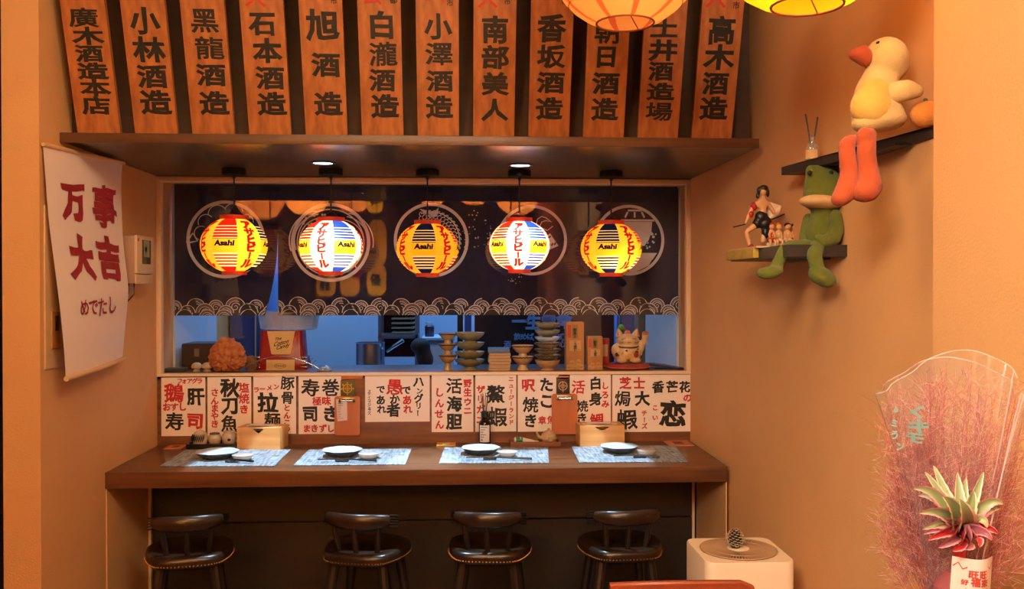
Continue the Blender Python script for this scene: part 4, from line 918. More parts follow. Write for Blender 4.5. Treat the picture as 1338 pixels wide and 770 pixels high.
# kraft gift boxes
M_kraft = mat('kraft_card', (190, 132, 72), .6)
def kraft(px0, px1, pyt, lab, Y, sc_):
    a, b = sx(px0, Y), sx(px1, Y); h = sz(pyt, Y) - zs; t = thing('gift_box', lab, 'box', ((a + b) / 2, Y, zs), 'kraft gift boxes'); w_ = b - a
    MB().box(a, b, Y, Y + w_ * .95, zs, zs + h, .0012).build('carton', M_kraft, t)
    def pt(u, v): return Vector((a + u * w_, Y - .0012, zs + v * h))
    mb = MB(); mb.flat([(.06, .68), (.26, .68), (.26, .94), (.06, .94)], pt); mb.build('red_label', mat('label_red', (196, 70, 50), .6), t, smooth=0)
    mb = MB(); mb.flat([(.32, .66), (.66, .66), (.66, .95), (.32, .95)], pt); mb.build('olive_label', mat('label_olive', (150, 124, 60), .6), t, smooth=0)
    mb = MB(); mb.flat([(.18, .40), (.84, .40), (.84, .62), (.18, .62)], pt); mb.build('pale_label', mat('label_pale', (206, 166, 118), .6), t, smooth=0)
    mb = MB(); p2 = lambda u, v: pt(u, v) - Vector((0, .0004, 0)); asp = w_ / h
    for ch, u, v, s in (('御', .48, .84, .16), ('菓', .48, .77, .15), ('子', .48, .70, .13), ('一', .5, .59, .1), ('う', .5, .54, .14), ('ま', .5, .48, .2), ('い', .5, .42, .12)): put(mb, ch, u, v, s * 1.3, s * asp * 1.3, p2, .04)
    for k in range(3): mb.flat([(.64 + .06 * k, .415), (.67 + .06 * k, .415), (.67 + .06 * k, .43), (.64 + .06 * k, .43)], p2)
    mb.build('label_writing', M_ink, t, smooth=0)
    mb = MB()
    for u, v, r_ in ((.15, .05, .16), (.5, .04, .17), (.85, .06, .15), (.32, .14, .15), (.7, .16, .15)):
        for s in (1, .6): mb.stroke([(u + r_ * s * math.cos(k * .3), v + max(-v + .004, r_ * s * asp * math.sin(k * .3))) for k in range(22)], .02, lambda x, y: pt(min(max(x, .01), .99), y))
    mb.build('ring_pattern', mat('ring_gold', (216, 172, 110), .6), t, smooth=0)
kraft(740, 763, 421.5, 'taller kraft gift box with red label beside the tall dish stack', YI, 1)
kraft(768, 787.5, 440.5, 'shorter kraft gift box left of the lucky cat', YI, .8)
a, b = sx(789), sx(799); t = thing('red_carton', 'narrow red and cream carton behind the lucky cat', 'box', ((a + b) / 2, YI + .08, zs)); MB().box(a - .01, b, YI + .07, YI + .11, zs, sz(443, YI + .07), .001).build('carton', mat('carton_red', (168, 44, 34), .5), t)
mb = MB(); mb.flat([(a + .002, sz(452)), (a + .03, sz(452)), (a + .03, sz(468)), (a + .002, sz(468))], lambda u, v: Vector((u, YI + .0685, v))); mb.build('label', mat('label_pale', (206, 166, 118)), t, smooth=0)
# lucky cat
cx = sx(820.5, YI + .01); cy = YI + .03; k = S(cy)
t = thing('cushion', 'round red cushion under the lucky cat', 'cushion', (cx, cy, zs)); MB().lathe([(24 * k, 0), (29 * k, 2 * k), (30 * k, 4.5 * k), (28 * k, 7.5 * k), (22 * k, 8.5 * k), (.01, 8.5 * k)], (cx, cy, zs), 36).build('pad', mat('cushion_red', (160, 46, 26), .8), t)
MB().tube([Vector((cx + 30.2 * k * math.cos(a * math.pi / 24), cy + 30.2 * k * math.sin(a * math.pi / 24), zs + 4 * k)) for a in range(49)], .7 * k, 6).build('piping', mat('piping_orange', (206, 100, 60), .7), t)
zc = zs + 8.5 * k; t = thing('lucky_cat', 'painted beckoning lucky cat figurine with raised paw on a red cushion', 'figurine', (cx, cy, zc))
M_cat = mat('cat_cream', (226, 196, 150), .3, c2=(214, 176, 124), nscale=9)
C = lambda x, y, z: Vector((cx + x * k, cy + y * k, zc + z * k))
blob([(C(0, 0, 12.6), (20 * k, 17 * k, 12.5 * k)), (C(0, -1, 20), (17 * k, 14 * k, 8 * k)), (C(0, -2, 30), (15.5 * k, 13 * k, 9 * k)), (C(-15, -4, 17), (7 * k, 7 * k, 9 * k)), (C(18, -4, 22), (4.5 * k, 5 * k, 8 * k)), (C(22, -5, 30), (4 * k, 4.5 * k, 7 * k)), (C(23, -5, 37), (4.8 * k, 4.5 * k, 4.5 * k)), (C(-9, -12, 4.2), (7 * k, 6 * k, 4 * k)), (C(9, -12, 4.2), (7 * k, 6 * k, 4 * k))], .0045, 5).build('body', M_cat, t)
for s in (-1, 1):
    mb = MB(); mb.lathe([(5.6 * k, 0), (4.2 * k, 4 * k), (1.4 * k, 9 * k), (.2 * k, 10.5 * k)], C(s * 10.5, -2, 35.5), 14, Matrix.Rotation(R(s * 12), 3, 'Y')); mb.build('ear', M_cat, t)
    mb = MB(); mb.flat([(-3, 1), (3, 1), (.4 * s + .3, 8)], lambda u, v: C(s * 10.8 + u + s * v * .2, -7 + v * .42, 36 + v)); mb.build('inner_ear', mat('cat_red', (170, 48, 34), .4), t, smooth=0)
mb = blob([(C(0, -1, 39), (4.5 * k, 4 * k, 4.5 * k))], .003, 1); mb.build('forehead_patch', mat('cat_orange', (200, 112, 56), .3), t)
mb = blob([(C(23, -5.6, 39), (4.7 * k, 4.6 * k, 3.4 * k))], .003, 1); mb.build('paw_patch', mat('cat_orange', (200, 112, 56)), t)
mb = MB()
for s in (-1, 1): mb.tube([C(s * 6 + 3.2 * math.cos(a), -13.6 + .02 * a, 31 + 1.7 * math.sin(a)) for a in [math.pi * j / 10 for j in range(11)]], .35 * k, 5)
mb.tube([C(-2, -15.6, 28.4), C(0, -15.8, 27.5), C(2, -15.6, 28.4)], .3 * k, 5)
for s in (-1, 1):
    for j in range(2): mb.tube([C(s * 7, -14.2, 28 - j * 1.4), C(s * 13, -11.5, 28.4 - j * 2)], .2 * k, 4)
mb.build('face_lines', M_ink, t)
mb = MB(); n = 20
mb.tube([C(15 * math.cos(-math.pi * j / n), -1 + 14.4 * math.sin(-math.pi * j / n), 23 - 2 * math.sin(math.pi * j / n)) for j in range(n + 1)], 1.1 * k, 8); mb.build('collar', mat('cat_collar', (60, 50, 40), .4), t)
def bodypt(a, z):  # surface point of the belly
    f = max(0, 1 - ((z - 11) / 13.2) ** 2) ** .5; return C(20.5 * f * math.sin(a), -17.5 * f * math.cos(a), z)
for nm, m_, spots in (('black_spots', M_ink, ((-.9, 12, 2.6), (-.45, 19, 2.2), (.1, 20, 1.8), (.5, 14, 3.4), (-.6, 6, 2.2), (-.2, 17, 1.6), (1.0, 9, 2.2))), ('red_spots', mat('cat_red', (170, 48, 34)), ((.45, 12, 4.0), (-1.15, 16, 3), (.9, 4, 2.6), (-.75, 11, 1.6), (.75, 18, 2.4))), ('yellow_spots', mat('cat_yellow', (226, 168, 50), .4), ((-.1, 9, 3.4), (.2, 5, 2.6), (-.45, 14, 1.8), (.25, 15, 2.2)))):
    mb = MB()
    for a, z, r_ in spots: mb.ell(bodypt(a, z), (r_ * k, r_ * k * .35, r_ * k), 10, 6, Matrix.Rotation(a, 3, 'Z'))
    mb.build(nm, m_, t)
# dark flat stick lying diagonally and a sheet of paper
t = thing('wooden_stick', 'long dark purple wooden stick lying diagonally at the right end of the sill', 'stick', (sx(870), 4.7, zs))
a, b = Vector((sx(849, 4.85), 4.85, zs)), Vector((sx(891, 4.53), 4.53, zs)); d = (b - a).normalized(); n_ = Vector((-d.y, d.x, 0)) * .022
mb = MB(); q = [a + n_, a - n_, b - n_, b + n_]; mb.add(q + [v + Vector((0, 0, .012)) for v in q], [(3, 2, 1, 0), (4, 5, 6, 7), (0, 1, 5, 4), (1, 2, 6, 5), (2, 3, 7, 6), (3, 0, 4, 7)]); mb.build('body', mat('slat_purple', (58, 36, 44), .5), t, smooth=0)
mb = MB(); mb.box(-.014, .014, -.002, .002, 0, .003, M=Matrix.Translation(b + Vector((-.03, .05, .012)))); mb.build('screw', M_steel, t)
mb = MB(); mb.box(sx(851, 4.62), sx(876, 4.62), 4.55, 4.68, zs, zs + .002); tag(mb.build('paper_sheet', mat('bluish_paper', (150, 180, 220), .7), loc=(sx(864), 4.62, zs)), 'pale sheet of paper flat on the sill beside the dark stick', 'paper')

# ================================================================== KITCHEN BEYOND
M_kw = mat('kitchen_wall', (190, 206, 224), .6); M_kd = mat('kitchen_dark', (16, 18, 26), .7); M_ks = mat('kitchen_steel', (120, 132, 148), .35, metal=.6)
struct(MB().box(-1.9, 1.9, 7.0, 7.1, 0, ZCEIL), 'wall_kitchen', M_kw)
struct(MB().box(XL, XL + .012, 4.635, YK, .9, ZL), 'trim_8', M_kw); struct(MB().box(XR - .012, XR, 4.635, YK, .9, ZL), 'trim_9', M_kw)
struct(MB().box(XR, XR + .8, YK, YK + .1, 0, ZCEIL), 'trim_10', M_kw); struct(MB().box(1.85, 1.95, YK, 7.1, 0, ZCEIL), 'wall_kitchen_right', M_kw)
struct(MB().box(XL, XR, 4.6, 7.0, ZL + .9, ZL + .92), 'trim_11', M_kw)
def kb(name, px0, px1, pyt, pyb, Y, dep, m, lab, cat, bev=.004):
    a = at(px0, pyt, Y); b = at(px1, pyb, Y); t = thing(name, lab, cat, ((a.x + b.x) / 2, Y, b.z)); return a, b, t
YQ = 5.7
# fridge on the left
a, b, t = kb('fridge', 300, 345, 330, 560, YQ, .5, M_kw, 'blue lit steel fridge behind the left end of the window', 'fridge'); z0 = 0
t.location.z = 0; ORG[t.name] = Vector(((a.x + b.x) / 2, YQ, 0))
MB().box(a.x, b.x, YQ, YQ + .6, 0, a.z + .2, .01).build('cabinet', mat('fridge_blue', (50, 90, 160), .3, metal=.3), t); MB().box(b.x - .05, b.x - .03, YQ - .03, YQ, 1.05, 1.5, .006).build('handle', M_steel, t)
# stainless counter across the kitchen
a = at(420, 482, 5.5); b = at(640, 482, 5.5); t = thing('prep_counter', 'steel kitchen counter seen through the middle of the window', 'counter', ((a.x + b.x) / 2, 5.8, 0))
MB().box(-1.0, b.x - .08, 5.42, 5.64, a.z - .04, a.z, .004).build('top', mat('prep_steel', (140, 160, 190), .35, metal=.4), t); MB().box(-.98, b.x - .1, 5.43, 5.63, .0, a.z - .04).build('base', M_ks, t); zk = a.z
# steel rack
x0, x1 = at(494, 450, 6.3).x, at(546, 450, 6.3).x; t = thing('steel_rack', 'dark steel shelf rack in the kitchen behind the middle noren', 'rack', ((x0 + x1) / 2, 6.4, zk))
for x in (x0, x1 - .02):
    for y in (6.3, 6.5): MB().box(x, x + .022, y, y + .022, 0, 2.2).build('post', M_ks, t)
zsh = [at(500, y, 6.3).z for y in (437, 400)]
for z in zsh: MB().box(x0, x1, 6.3, 6.52, z - .03, z, .002).build('shelf', M_ks, t)
MB().box(x0, x1, 6.52, 6.53, 1.0, 2.2).build('rear_panel', mat('rack_dark', (40, 22, 18), .8), t)
for j in range(4):
    z = zsh[0] + .004 + j * .032; mb = MB(); mb.box(x0 + .09, x1 - .03, 6.31, 6.5, z, z + .012, .003)
    tag(mb.build('metal_tray', mat('tray_tan', (150, 140, 120), .4), loc=(x0 + .15, 6.4, z)), ['lowest', 'second', 'third', 'topmost'][j] + ' flat tray stacked on the kitchen rack', 'tray', 'trays on the kitchen rack')
c = at(490, 470, 5.6); mb = MB(); t = thing('stock_pot', 'steel pot on the kitchen counter behind the middle of the window', 'pot', (c.x - .02, 5.52, zk)); MB().lathe([(.08, 0), (.085, .004), (.085, .15), (.09, .155), (.08, .155), (.078, .02), (.01, .02)], (c.x - .02, 5.52, zk), 28).build('body', mat('pot_steel', (150, 170, 190), .25, metal=.8), t)
MB().tube([(c.x + .08, 5.52, zk + .10), (c.x + .12, 5.47, zk + .13), (c.x + .18, 5.455, zk + .17)], [.008, .01, .012], 8).build('handle', M_steel, t)
# pale cabinet and wall unit
x0, x1 = at(553, 450, 6.2).x, at(592, 450, 6.2).x; t = thing('pale_cabinet', 'bright blue lit kitchen cabinet behind the pedestal bowls', 'cabinet', ((x0 + x1) / 2, 6.4, 0)); zc_ = at(560, 445, 6.2).z
MB().box(x0, x1, 6.2, 6.6, 0, zc_, .006).build('body', M_kw, t); MB().box(x0 - .01, x1 + .01, 6.18, 6.6, zc_, zc_ + .02, .004).build('top', M_kw, t)
c = at(561, 437, 6.25); t = thing('spice_jar', 'small dark jar on the pale kitchen cabinet', 'jar', (c.x, 6.3, zc_ + .02)); MB().lathe([(.03, 0), (.032, .003), (.032, .07), (.022, .08)], (c.x, 6.3, zc_ + .02), 18).build('body', mat('jar_dark', (60, 40, 60), .3), t); MB().lathe([(.024, .08), (.024, .1), (.001, .1)], (c.x, 6.3, zc_ + .02), 18).build('lid', M_kw, t)
c = at(533, 470, 5.46); mb = blob([((c.x + .09, 5.53, zk + .08), (.045, .06, .09)), ((c.x + .1, 5.53, zk + .05), (.05, .06, .06)), ((c.x + .07, 5.53, zk + .13), (.06, .06, .05))], .01, 4)
for v in mb.v: v.z = max(v.z, zk)
tag(mb.build('black_sack', M_kd, loc=(c.x + .06, 5.53, zk)), 'black soft bag on the kitchen counter left of the pedestal bowls', 'bag')
# dark posts and the dark banner
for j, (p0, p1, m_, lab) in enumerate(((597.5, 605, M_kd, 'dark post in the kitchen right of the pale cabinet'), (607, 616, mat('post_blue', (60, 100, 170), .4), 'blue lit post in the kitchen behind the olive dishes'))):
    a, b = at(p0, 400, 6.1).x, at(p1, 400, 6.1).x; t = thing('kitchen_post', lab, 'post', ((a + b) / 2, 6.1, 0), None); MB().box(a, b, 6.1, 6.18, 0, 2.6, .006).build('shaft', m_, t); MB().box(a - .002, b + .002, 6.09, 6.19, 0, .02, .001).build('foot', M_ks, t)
a = at(620, 380, YQ); b = at(803, 520, YQ); t = thing('banner', 'black banner with blue brush lettering behind the boxes on the sill', 'banner', ((a.x + b.x) / 2, YQ, .3))
MB().grid(16, 8, lambda u, v: Vector((a.x + (b.x - a.x) * u, YQ + .015 * math.sin(u * 14), .3 + 1.9 * v))).build('cloth', M_kd, t)
MB().cyl((a.x - .02, YQ, 2.2), (b.x + .02, YQ, 2.2), .012).build('rod', M_ks, t)
mb = MB(); bf = lambda x, z: Vector((x, YQ - .018, z)); kk = S(YQ)
for ch, px, py, s in (('一', 679, 420, 19), ('生', 697, 421, 20), ('懸', 717, 416, 18), ('命', 737, 419, 20), ('飲', 676, 440, 9), ('め', 684.5, 440, 9), ('ば', 693, 440, 9), ('、', 699, 442, 8), ('ず', 733, 440, 9), ('。', 738, 442, 8), ('酒', 663, 450, 9), ('心', 735, 450, 8)):
    p = at(px, py, YQ - .018); put(mb, ch, p.x, p.z, s * kk * 1.05, s * kk * 1.05, bf, .05 if s > 10 else .03)
mb.build('lettering', mat('blue_print', (110, 170, 240), .7), t, smooth=0)
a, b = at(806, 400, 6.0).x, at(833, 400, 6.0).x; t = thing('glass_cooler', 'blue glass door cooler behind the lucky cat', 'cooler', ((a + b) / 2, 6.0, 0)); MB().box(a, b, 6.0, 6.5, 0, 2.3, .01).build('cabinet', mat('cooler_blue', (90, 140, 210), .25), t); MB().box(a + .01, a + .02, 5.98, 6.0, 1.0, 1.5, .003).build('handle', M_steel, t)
a, b = at(834, 400, 5.75).x, at(845, 400, 5.75).x; t = thing('olive_column', 'olive green kitchen column right of the raised cat paw', 'column', ((a + b) / 2, 5.75, 0)); MB().box(a, b, 5.75, 5.9, 0, 2.4, .005).build('shaft', mat('olive_col', (90, 96, 60), .6), t); MB().box(a - .005, b + .005, 5.74, 5.91, 0, .06).build('plinth', M_ks, t)
c = at(803, 427, 5.9); mb = blob([((c.x, 5.65, c.z), (.022, .02, .026)), ((c.x + .012, 5.65, c.z - .008), (.016, .015, .018))], .004, 2)
t = thing('lime', 'yellow green lime on a dark stand behind the lucky cat', 'fruit', (c.x, 5.65, c.z - .026)); mb.build('fruit', mat('lime_green', (150, 190, 40), .5), t)
tag(MB().lathe([(.06, 0), (.02, .02), (.012, .05), (.012, c.z - .03 - .01), (.03, c.z - .028)], (c.x, 5.65, 0), 18).build('fruit_stand', M_kd, loc=(c.x, 5.65, 0)), 'tall dark stand carrying the lime in the kitchen', 'stand')

# ================================================================== LEFT WALL: SCROLL, METER, PANEL
Lr = [(56, 189), (60, 240), (64, 290), (71, 345), (78, 400), (83, 450), (86, 495)]
Rr_ = [(160, 213), (158.5, 250), (160.5, 310), (166, 360), (167.5, 385), (163.5, 430), (160, 469)]
def col(pts, Y):
    out = []
    for px, py in pts: p = at(px, py, Y); p.x = max(p.x, XL + .004); out.append(p)
    return out
LC, RC = col(Lr, 3.215), col(Rr_, 3.86)
def spl(P_, v):
    x = v * (len(P_) - 1); i = min(int(x), len(P_) - 2); f = x - i; p0 = P_[max(i - 1, 0)]; p1 = P_[i]; p2 = P_[i + 1]; p3 = P_[min(i + 2, len(P_) - 1)]
    return .5 * ((2 * p1) + (p2 - p0) * f + (2 * p0 - 5 * p1 + 4 * p2 - p3) * f * f + (3 * p1 - p0 - 3 * p2 + p3) * f ** 3)
def scr(u, v, d=0):     # v from the top
    a, b = spl(LC, v), spl(RC, v); p = a.lerp(b, u); p.x += .012 * math.sin(u * math.pi) * v + d; p.x = max(p.x, XL + .004 + d); return p
t = thing('hanging_scroll', 'white cloth scroll with crimson characters hanging on the left wall', 'scroll', scr(.5, 0))
mb = MB(); mb.grid(16, 30, lambda u, v: scr(u, 1 - v)); mb.build('cloth', mat('scroll_cloth', (236, 214, 196), .9, bump=.05), t)
mb = MB(); mb.tube([scr(-.01, 1, .004), scr(.5, 1, .004), scr(1.01, 1, .004)], .009, 10); mb.build('bottom_rod', mat('scroll_rod', (226, 178, 120), .5), t)
mb = MB(); mb.tube([scr(-.01, 0, .004), scr(1.01, 0, .004)], .007, 10); mb.build('top_rod', mat('scroll_rod', (226, 178, 120)), t)
def uv_of(px, py):
    best = None
    r = ray(px, py)
    u, v = .5, .5
    for _ in range(30):
        def e(u, v):
            p = scr(u, v, .003) - CAM; R_ = cam.rotation_euler.to_matrix().transposed() @ p; return Vector((669 + F * R_.x / -R_.z, 385 - F * R_.y / -R_.z))
        e0 = e(u, v); du = (e(u + .01, v) - e0) / .01; dv = (e(u, v + .01) - e0) / .01; d = Vector((px, py)) - e0
        det = du.x * dv.y - du.y * dv.x
        u += (d.x * dv.y - d.y * dv.x) / det; v += (du.x * d.y - du.y * d.x) / det; u = min(max(u, 0), 1); v = min(max(v, 0), 1)
    return u, v
mb = MB()
for ch, px, py, w_, h_, wt in (('万', 97, 263, 31, 56, .05), ('事', 137, 269, 32, 60, .03), ('大', 108, 339, 31, 60, .055), ('吉', 143.5, 341, 30, 58, .05), ('め', 111, 402, 13, 26, .015), ('で', 122.5, 401.5, 13, 26, .015), ('た', 134.5, 400.5, 13, 28, .015), ('し', 147, 397.5, 12, 28, .015)):
    u, v = uv_of(px, py); ua, va = uv_of(px - w_ / 2, py); ub, vb = uv_of(px + w_ / 2, py); uc, vc = uv_of(px, py + h_ / 2); ud, vd = uv_of(px, py - h_ / 2)
    put(mb, ch, u, -v, abs(ub - ua) * 1.0, abs(vd - vc) * .92, lambda a, b: scr(a, -b, .003), wt, 0, .06, cuts=True)
mb.build('lettering', M_dred, t, smooth=0)
# meter box
xm = XL + .085; ya, yb_ = atx(178, 340, xm).y, atx(199.5, 340, xm).y; zt_, zb_ = atx(178, 308, xm).z, atx(178, 371, xm).z
t = thing('meter_box', 'beige electricity meter box on the left wall behind the scroll', 'meter box', (XL, (ya + yb_) / 2, zb_)); M_mt = mat('meter_beige', (206, 176, 140), .5)
MB().box(XL, xm - .008, ya, yb_, zb_ + .002, zt_, .004).build('housing', mat('meter_side', (170, 130, 104), .5), t)
zsm = zb_ + (zt_ - zb_) * .2
MB().box(xm - .008, xm + .004, ya - .002, yb_ + .002, zsm + .003, zt_ + .003, .003).build('front_cover', M_mt, t); MB().box(xm - .008, xm, ya, yb_, zb_, zsm, .003).build('terminal_cover', M_mt, t)
w0 = ya + (yb_ - ya) * .28; w1 = ya + (yb_ - ya) * .8; z0 = zb_ + (zt_ - zb_) * .42; z1 = zb_ + (zt_ - zb_) * .93
win = MB().box(xm + .003, xm + .006, w0, w1, z0, z1, .001).build('display_window', mat('meter_window', (92, 88, 62), .15), t)
mb = MB(); mb.box(xm + .006, xm + .0068, w0 + .02, w1 - .02, z0 + .03, z0 + .10); mb.box(xm + .006, xm + .0068, w0 + .03, w1 - .05, z1 - .05, z1 - .03); mb.build('dial', mat('meter_dial', (150, 146, 112), .4), win)
mb = MB(); mb.box(xm + .004, xm + .006, ya + .006, ya + .018, zt_ - .022, zt_ - .010); mb.build('logo_mark', M_red, t)
for j in range(3):
    y = ya + .01 + j * .02; x = XL + .03 + j * .014
    MB().tube([(x, y, zb_ + .004), (x, y - .006, zb_ - .03 - .008 * j), (x - .01, y - .03 - .01 * j, zb_ - .075), (x - .024, y - .06, zb_ - .09 + .02 * j), (XL + .003, y - .09, zb_ - .07)], .0032, 7).build('cable', M_black, t)
# panel behind the scroll
y0, y1 = 3.235, 3.42; z0 = at(60, 483, 3.24).z; z1 = at(60, 268, 3.24).z
t = thing('wall_panel', 'beige access panel with a switch on the left wall behind the scroll', 'panel', (XL, 3.4, z0)); MB().box(XL, XL + .006, y0, y1, z0, z1, .002).build('plate', mat('panel_beige', (214, 172, 124), .5), t)
zz0, zz1 = at(70, 455, 3.3).z, at(70, 407, 3.3).z; MB().box(XL + .006, XL + .011, 3.275, 3.34, zz0, zz1, .002).build('switch_plate', mat('switch_tan', (186, 130, 70), .4), t); MB().box(XL + .011, XL + .014, 3.295, 3.325, zz0 + .06, zz1 - .015, .002).build('rocker', mat('switch_dark', (60, 38, 22), .4), t)

# ================================================================== BAR STOOLS
M_seat = mat('stool_leather', (33, 20, 12), .3, c2=(44, 28, 16), nscale=8, bump=.06, bscale=60); M_leg = wood('stool_dark', (24, 16, 12), (36, 24, 18), 'z', .4)
def stool():
    t = thing('bar_stool', '', 'stool', (0, 0, 0), 'bar stools under the counter')
    pts = [(-.105, -.165), (0, -.178), (.105, -.165), (.15, -.10), (.172, .0), (.16, .09), (.10, .155), (0, .175), (-.10, .155), (-.16, .09), (-.172, 0), (-.15, -.10)]
    pv = [Vector((x, y, 0)) for x, y in pts]; out = []
    for i in range(len(pv)):
        p0, p1, p2, p3 = pv[i - 1], pv[i], pv[(i + 1) % 12], pv[(i + 2) % 12]
        for f in (0, .25, .5, .75): out.append(.5 * ((2 * p1) + (p2 - p0) * f + (2 * p0 - 5 * p1 + 4 * p2 - p3) * f * f + (3 * p1 - p0 - 3 * p2 + p3) * f ** 3))
    rings = [[Vector((p.x * s, p.y * s, z)) for p in out] for s, z in ((.95, .385), (.99, .39), (1, .40), (1, .415), (.975, .427), (.9, .433), (.7, .429), (.4, .424), (.05, .423))]
    loft(rings).build('seat', M_seat, t, smooth=50)
    mb = MB()
    for k in range(0, 48): 
        p = out[k]; mb.ell((p.x * 1.003, p.y * 1.003, .398), .0035, 6, 4); q = out[k].lerp(out[(k + 1) % 48], .5); mb.ell((q.x * 1.003, q.y * 1.003, .398), .0035, 6, 4)
    mb.build('nail_trim', mat('brass_nails', (150, 104, 50), .35, metal=.7), t)
    def arc(a, z, r=.20): return Vector((r * math.sin(a) * .92, .035 - r * math.cos(a), z))
    mb = MB(); n = 22; rings = []
    for j in range(n + 1):
        a = -.78 + 1.56 * j / n; e = 1 - .35 * abs(2 * j / n - 1) ** 3
        c_ = arc(a, .56); nrm = Vector((math.sin(a), -math.cos(a), 0)); ring = []
        for q in range(12):
            th = 2 * math.pi * q / 12; ring.append(c_ + nrm * (.016 * math.cos(th)) * (.85 if abs(2 * j / n - 1) > .97 else 1) + Vector((0, 0, .034 * e * math.sin(th) * (1 if math.sin(th) > 0 else .9))))
        rings.append(ring)
    loft(rings).build('backrest', M_seat, t, smooth=60)
    for s in (-1, 1):
        mb = MB()
        for k in range(5):
            z = .535 + .011 * k; mb.tube([arc(s * .80, z, .198), arc(s * .92, z - .004, .198), arc(s * 1.04, z - .010, .194)], .0035, 6)
        mb.build('rail_end', M_leg, t)
    for a in (-.55, 0, .55): MB().tube([arc(a, .424, .165), arc(a, .47, .178), arc(a, .535, .196)], [.010, .012, .009], 10).build('spindle', M_leg, t)
    for x in (-1, 1):
        for y in (-1, 1): MB().tube([(x * .10, y * .10, .387), (x * .15, y * .15, 0)], [.021, .016], 10).build('leg', M_leg, t)
    mb = MB(); c4 = [(x * .132, y * .132, .14) for x, y in ((-1, -1), (1, -1), (1, 1), (-1, 1))]
    for k in range(4): mb.cyl(c4[k], c4[(k + 1) % 4], .009, seg=8)
    mb.build('footrest', M_leg, t); return t
st0 = stool()
SL = ['leftmost bar stool with a shining padded backrest, by the left wing wall', 'second bar stool from the left, turned slightly right', 'third bar stool from the left, with a bright highlight on its backrest', 'rightmost bar stool, facing the counter beside the air purifier']
for i, (px, y, rz) in enumerate(((248, 3.83, 12), (480, 3.83, -14), (640, 3.83, -6), (810, 3.83, 4))):
    p = at(px, 700, y); o = st0 if i == 0 else dup(st0, (p.x, y, 0), R(rz), SL[i])
    o.location = (p.x, y, 0); o.rotation_euler = (0, 0, R(rz)); o['label'] = SL[i]

# ================================================================== AIR PURIFIER AND PINE CONE
zp = .625; q = [atz(902, 702, zp), atz(1004, 701, zp), atz(1030, 738, zp), atz(925, 737, zp)]
px0, px1 = (q[0].x + q[3].x) / 2, (q[1].x + q[2].x) / 2; py0, py1 = (q[2].y + q[3].y) / 2, (q[0].y + q[1].y) / 2
cxp, cyp = (px0 + px1) / 2, (py0 + py1) / 2; hw, hd = (px1 - px0) / 2, (py1 - py0) / 2; hd = hw = (hw + hd) / 2
t = thing('air_purifier', 'cream air purifier tower with a round top grille by the right wall', 'air purifier', (cxp, cyp, 0))
def rr(hw, hd, z, rc): return [Vector((cxp + s1 * (hw - rc) + rc * math.cos(R(a0 + 15 * k)), cyp + s2 * (hd - rc) + rc * math.sin(R(a0 + 15 * k)), z)) for s1, s2, a0 in ((1, 1, 0), (-1, 1, 90), (-1, -1, 180), (1, -1, 270)) for k in range(7)]
M_pur = mat('purifier_cream', (232, 206, 172), .45)
loft([rr(hw * .97, hd * .97, 0, .03), rr(hw, hd, .01, .035), rr(hw, hd, zp - .006, .035), rr(hw * .985, hd * .985, zp, .035)]).build('housing', M_pur, t, smooth=50)
rg = hw * .86; zt = zp + .001
MB().lathe([(rg, 0), (rg, .0015), (.01, .0015)], (cxp, cyp, zp), 48).build('grille_recess', mat('grille_dark', (92, 66, 46), .6), t)
mb = MB()
for k in range(72):
    a = 2 * math.pi * k / 72; d = Vector((math.cos(a), math.sin(a), 0)); n_ = Vector((-d.y, d.x, 0)) * .0022; c_ = Vector((cxp, cyp, zp)); p0, p1 = c_ + d * .035, c_ + d * rg * .98
    mb.add([p0 + n_ * .5, p0 - n_ * .5, p1 - n_, p1 + n_] + [v + Vector((0, 0, .005)) for v in (p0 + n_ * .5, p0 - n_ * .5, p1 - n_, p1 + n_)], [(4, 5, 6, 7), (0, 1, 5, 4), (1, 2, 6, 5), (2, 3, 7, 6), (3, 0, 4, 7)])
for r_ in (rg, rg * .7): mb.tube([Vector((cxp + r_ * math.cos(a * math.pi / 36), cyp + r_ * math.sin(a * math.pi / 36), zp + .004)) for a in range(73)], .002, 6)
mb.build('grille_fins', mat('grille_tan', (176, 136, 98), .5), t, smooth=0)
MB().lathe([(.036, .001), (.036, .007), (.03, .0085), (.001, .0085)], (cxp, cyp, zp), 28).build('hub', M_pur, t)
mb = MB(); mb.box(cxp + .02, cxp + .04, cyp + hd * .9, cyp + hd * .93, zp, zp + .0015); mb.build('button', mat('grille_dark', (92, 66, 46)), t)
c_ = Vector((cxp - .012, cyp - .006, zp + .0085)); t = thing('pine_cone', 'dark pine cone with pale scale tips on top of the air purifier', 'pine cone', c_)
MB().lathe([(.012, 0), (.02, .01), (.02, .03), (.010, .052), (.002, .06)], c_, 16).build('core', mat('cone_dark', (52, 32, 22), .8), t)
m1, m2 = MB(), MB()
